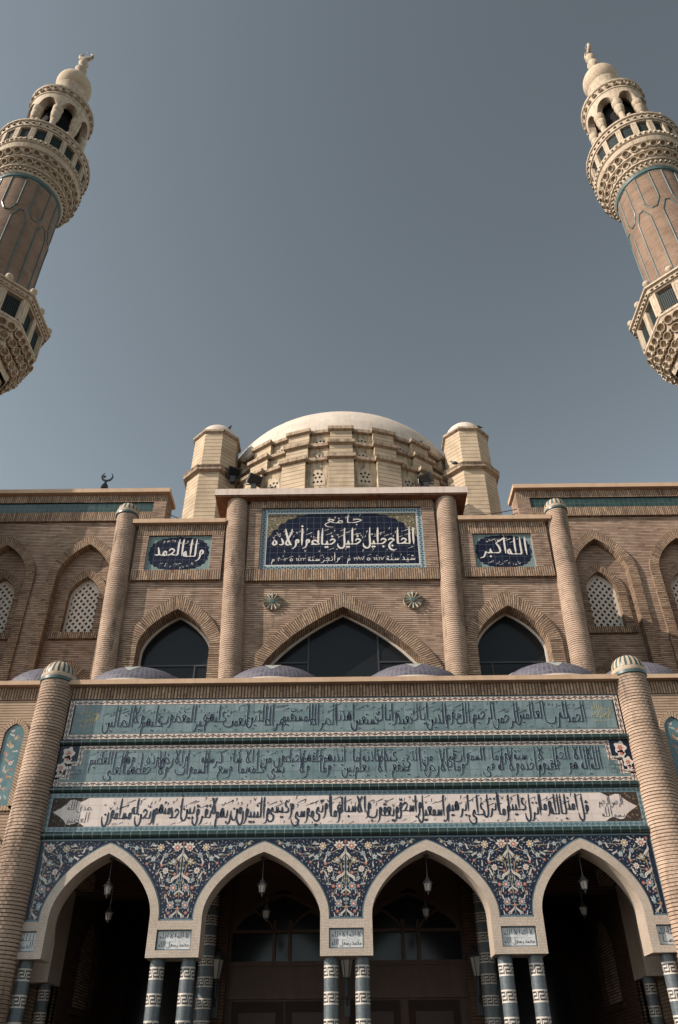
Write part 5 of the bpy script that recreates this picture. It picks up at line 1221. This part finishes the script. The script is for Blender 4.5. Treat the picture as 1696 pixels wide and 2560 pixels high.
for i, x in enumerate((-2.4, -1.28, -1.16+1.26-.06, 1.28)):
    b = MB(); w = 1.06; b.box(x, x+w, ys-.02, 19.3, .1, 3.2); d = b.build('door_leaf', M['wood'], SC)
    b = MB(); b.box(x+.14, x+w-.14, ys-.035, ys-.02, 1.2, 3.0); b.build('door_panel', M['doorgloss'], d)

# ------------------------------------------------------------------ lamps
def lantern(name, label, x, y, z, ztop, parent_group):
    K = .62; r_ = thing(name, label, 'lantern', (x, y, ztop), parent_group); n = 6
    b = MB(); b.tube([(x, y, ztop), (x, y, z+.27*K)], .008, 6); b.lathe([(.03, ztop-.04), (.05, ztop-.02), (.05, ztop)], 10, (x, y, 0)); b.build('hanging_rod', M['metal'], r_)
    b = MB(); b.lathe([(r*K, q*K) for r, q in ((0, .27), (.018, .27), (.03, .24), (.02, .21), (.05, .19), (.075, .14), (.125, .085), (.155, .06), (.155, .045), (.10, .05))], n, (x, y, z), smooth=False); b.build('lantern_roof', M['steel'], r_)
    b = MB(); b.lathe([(.105*K, .05*K), (.068*K, -.15*K)], n, (x, y, z), smooth=False); b.build('glass_pane', M['lampglass'], r_)
    b = MB()
    for i in range(n):
        a = 2*PI*i/n; b.tube([(x+.108*K*math.cos(a), y+.108*K*math.sin(a), z+.05*K), (x+.071*K*math.cos(a), y+.071*K*math.sin(a), z-.15*K)], .006, 5)
    b.lathe([(r*K, q*K) for r, q in ((.075, -.145), (.075, -.165), (.03, -.185), (.035, -.21), (.012, -.23), (.012, -.26), (0, -.265))], n, (x, y, z)); b.build('lantern_frame', M['steel'], r_)
ORD = ('first', 'second', 'third', 'fourth')
for i, (c_, hw) in enumerate(AC):
    lantern('hanging_lantern', 'clear lantern under the crown of the %s porch arch from the dark pipe' % ORD[i], c_+(-.03 if i == 1 else 0), 15.25, 4.62, 5.12, 'lanterns of the porch')
    lantern('hanging_lantern', 'dim lantern deeper in the shade behind the %s porch arch from the dark pipe' % ORD[i], (-4.7, -1.58, 1.58, 4.7)[i], 17.2, 4.53, 5.62, 'lanterns of the porch')
for x, lb in ((-2.72, 'wall lamp with pale glass beside the tall mosaic column behind the second arch'), (0, 'wall lamp seen between the paired columns of the middle pier'), (2.72, 'wall lamp with pale glass beside the tall mosaic column behind the third arch')):
    r_ = thing('wall_lamp', lb, 'wall lamp', (x, 19, 3.2), 'wall lamps of the vestibule'); yb = 18.82
    b = MB(); b.box(x-.06, x+.06, yb+.12, 18.99, 2.9, 3.75); b.tube([(x, yb+.13, 3.1), (x, yb+.05, 3.25), (x, yb, 3.55)], .03, 8); b.build('bracket', M['metal'], r_)
    b = MB(); b.lathe([(.07, 3.58), (.13, 3.92)], 6, (x, yb, 0), smooth=False); b.build('glass_pane', M['lampglass'], r_)
    b = MB(); b.lathe([(.16, 3.92), (.16, 3.95), (.08, 4.05), (.03, 4.1), (0, 4.16)], 6, (x, yb, 0), smooth=False)
    for i in range(6): a = 2*PI*i/6; b.tube([(x+.072*math.cos(a), yb+.072*math.sin(a), 3.57), (x+.133*math.cos(a), yb+.133*math.sin(a), 3.93)], .01, 5)
    b.build('lamp_frame', M['metal'], r_)
def floodlight(label, x, y, z, ax, ay):
    r_ = thing('floodlight', label, 'floodlight', (x, y, z), 'roof floodlights'); rot = Matrix.Rotation(ax, 4, 'Z') @ Matrix.Rotation(ay, 4, 'X')
    T = lambda a, b_, c_: tuple(Vector((x, y, z+.3))+(rot @ Vector((a, b_, c_)).to_4d()).to_3d())
    b = MB(T); b.box(-.26, .26, -.1, .1, -.19, .19); b.box(-.2, .2, .1, .2, -.13, .13); b.box(-.29, .29, -.13, -.1, -.22, .22); b.build('lamp_housing', M['metal'], r_)
    b = MB(T); b.box(-.23, .23, -.135, -.13, -.17, .17); b.build('lamp_lens', M['glass'], r_)
    b = MB(); b.tube([(x-.3, y, z+.3), (x-.3, y, z+.05), (x+.3, y, z+.05), (x+.3, y, z+.3)], .025, 6); b.box(x-.1, x+.1, y-.1, y+.1, z-.25, z+.05); b.build('bracket', M['metal'], r_)
floodlight('black floodlight beside the turret on the shadowed wall side', -4.5, 25.2, 22.2, .5, .6)
floodlight('black floodlight on the drum ledge between turret and dome windows', -3.5, 24.4, 21.15, .6, .7)
floodlight('black floodlight on the drum below the sunlit turret', 3.38, 24.4, 21.1, -.6, .7)
floodlight('black floodlight peeping over the parapet next to the crescent', -7.8, 22.7, 19.0, .3, .3)
# ------------------------------------------------------------------ pipes, cables, birds
for sx, lb in ((-1, 'dark drain pipe beside the mosaic column at the shadowed end of the porch'), (1, 'dark drain pipe beside the mosaic column at the sunlit end of the porch')):
    b = MB(); b.tube([(sx*5.66, 14.93, 0), (sx*5.66, 14.93, 1.7), (sx*5.66, 14.93, 3.46)], .045, 12)
    for z in (.6, 2.0, 3.2): b.lathe([(.055, z-.03), (.055, z+.03)], 12, (sx*5.66, 14.93, 0))
    tag(b.build('drain_pipe', M['metal'], None), lb, 'pipe', 'drain pipes of the porch')
def cable(label, a, b_, sag, r=.014):
    n = 24; A, B = Vector(a), Vector(b_); pts = []
    for i in range(n+1):
        t = i/n; p = A.lerp(B, t); p.z -= sag*4*t*(1-t); pts.append(tuple(p))
    m_ = MB(); m_.tube(pts, r, 6); tag(m_.build('roof_cable', M['metal'], None), label, 'cable', 'cables across the roof gaps')
cable('upper thin cable from the shadowed parapet to the turret', (-6.05, 21.6, 17.75), (-3.6, 21.9, 17.0), .12)
cable('lower sagging cable from the shadowed parapet to the canopy corner', (-6.05, 21.6, 17.5), (-3.5, 21.0, 16.3), .35)
cable('upper thin cable from the sunlit parapet to the canopy', (6.05, 21.6, 17.75), (3.5, 21.2, 17.2), .1)
cable('lower sagging cable from the sunlit parapet to the canopy', (6.05, 21.6, 17.6), (3.5, 21.2, 17.12), .25)
def bird(label, x, y, z, rot):
    prof = [(-.20, .09, .012), (-.13, .10, .028), (-.07, .12, .06), (0, .14, .082), (.06, .165, .075), (.10, .205, .045), (.125, .245, .038), (.15, .26, .036), (.175, .255, .018), (.20, .245, .004)]
    cs, sn = math.cos(rot), math.sin(rot)
    b = MB(); b.tube([(x+p[0]*cs, y+p[0]*sn, z+p[1]-.02) for p in prof], [p[2] for p in prof], 10)
    for s_ in (-.03, .03): b.tube([(x-sn*s_, y+cs*s_, z+.08), (x-sn*s_+.01, y+cs*s_, z-.01)], .008, 5)
    tag(b.build('pigeon', M['metal'], None), label, 'bird', 'pigeons on the roof')
bird('dark pigeon on the very top of the turret dome by the shadowed wall', -5.47, 26, 25.66, .3)
bird('dark pigeon perched just below the top of the turret dome by the shadowed wall', -5.05, 25.9, 25.5, -.4)
bird('dark pigeon on the very top of the turret dome by the sunlit wall', 5.47, 26, 25.66, 2.6)
bird('dark pigeon on the eave of the turret dome by the sunlit wall', 6.1, 25.7, 25.25, 3.0)
bird('dark pigeon on the ledge halfway up the sunlit turret', 4.75, 25.1, 22.68, 2.9)
bird('dark pigeon on the drum cornice beneath the edge of the great dome', 3.4, 25.4, 24.14, 2.4)
bird('dark pigeon on the sunlit parapet in front of the white roof dome', 8.2, 21.9, 18.58, .2)
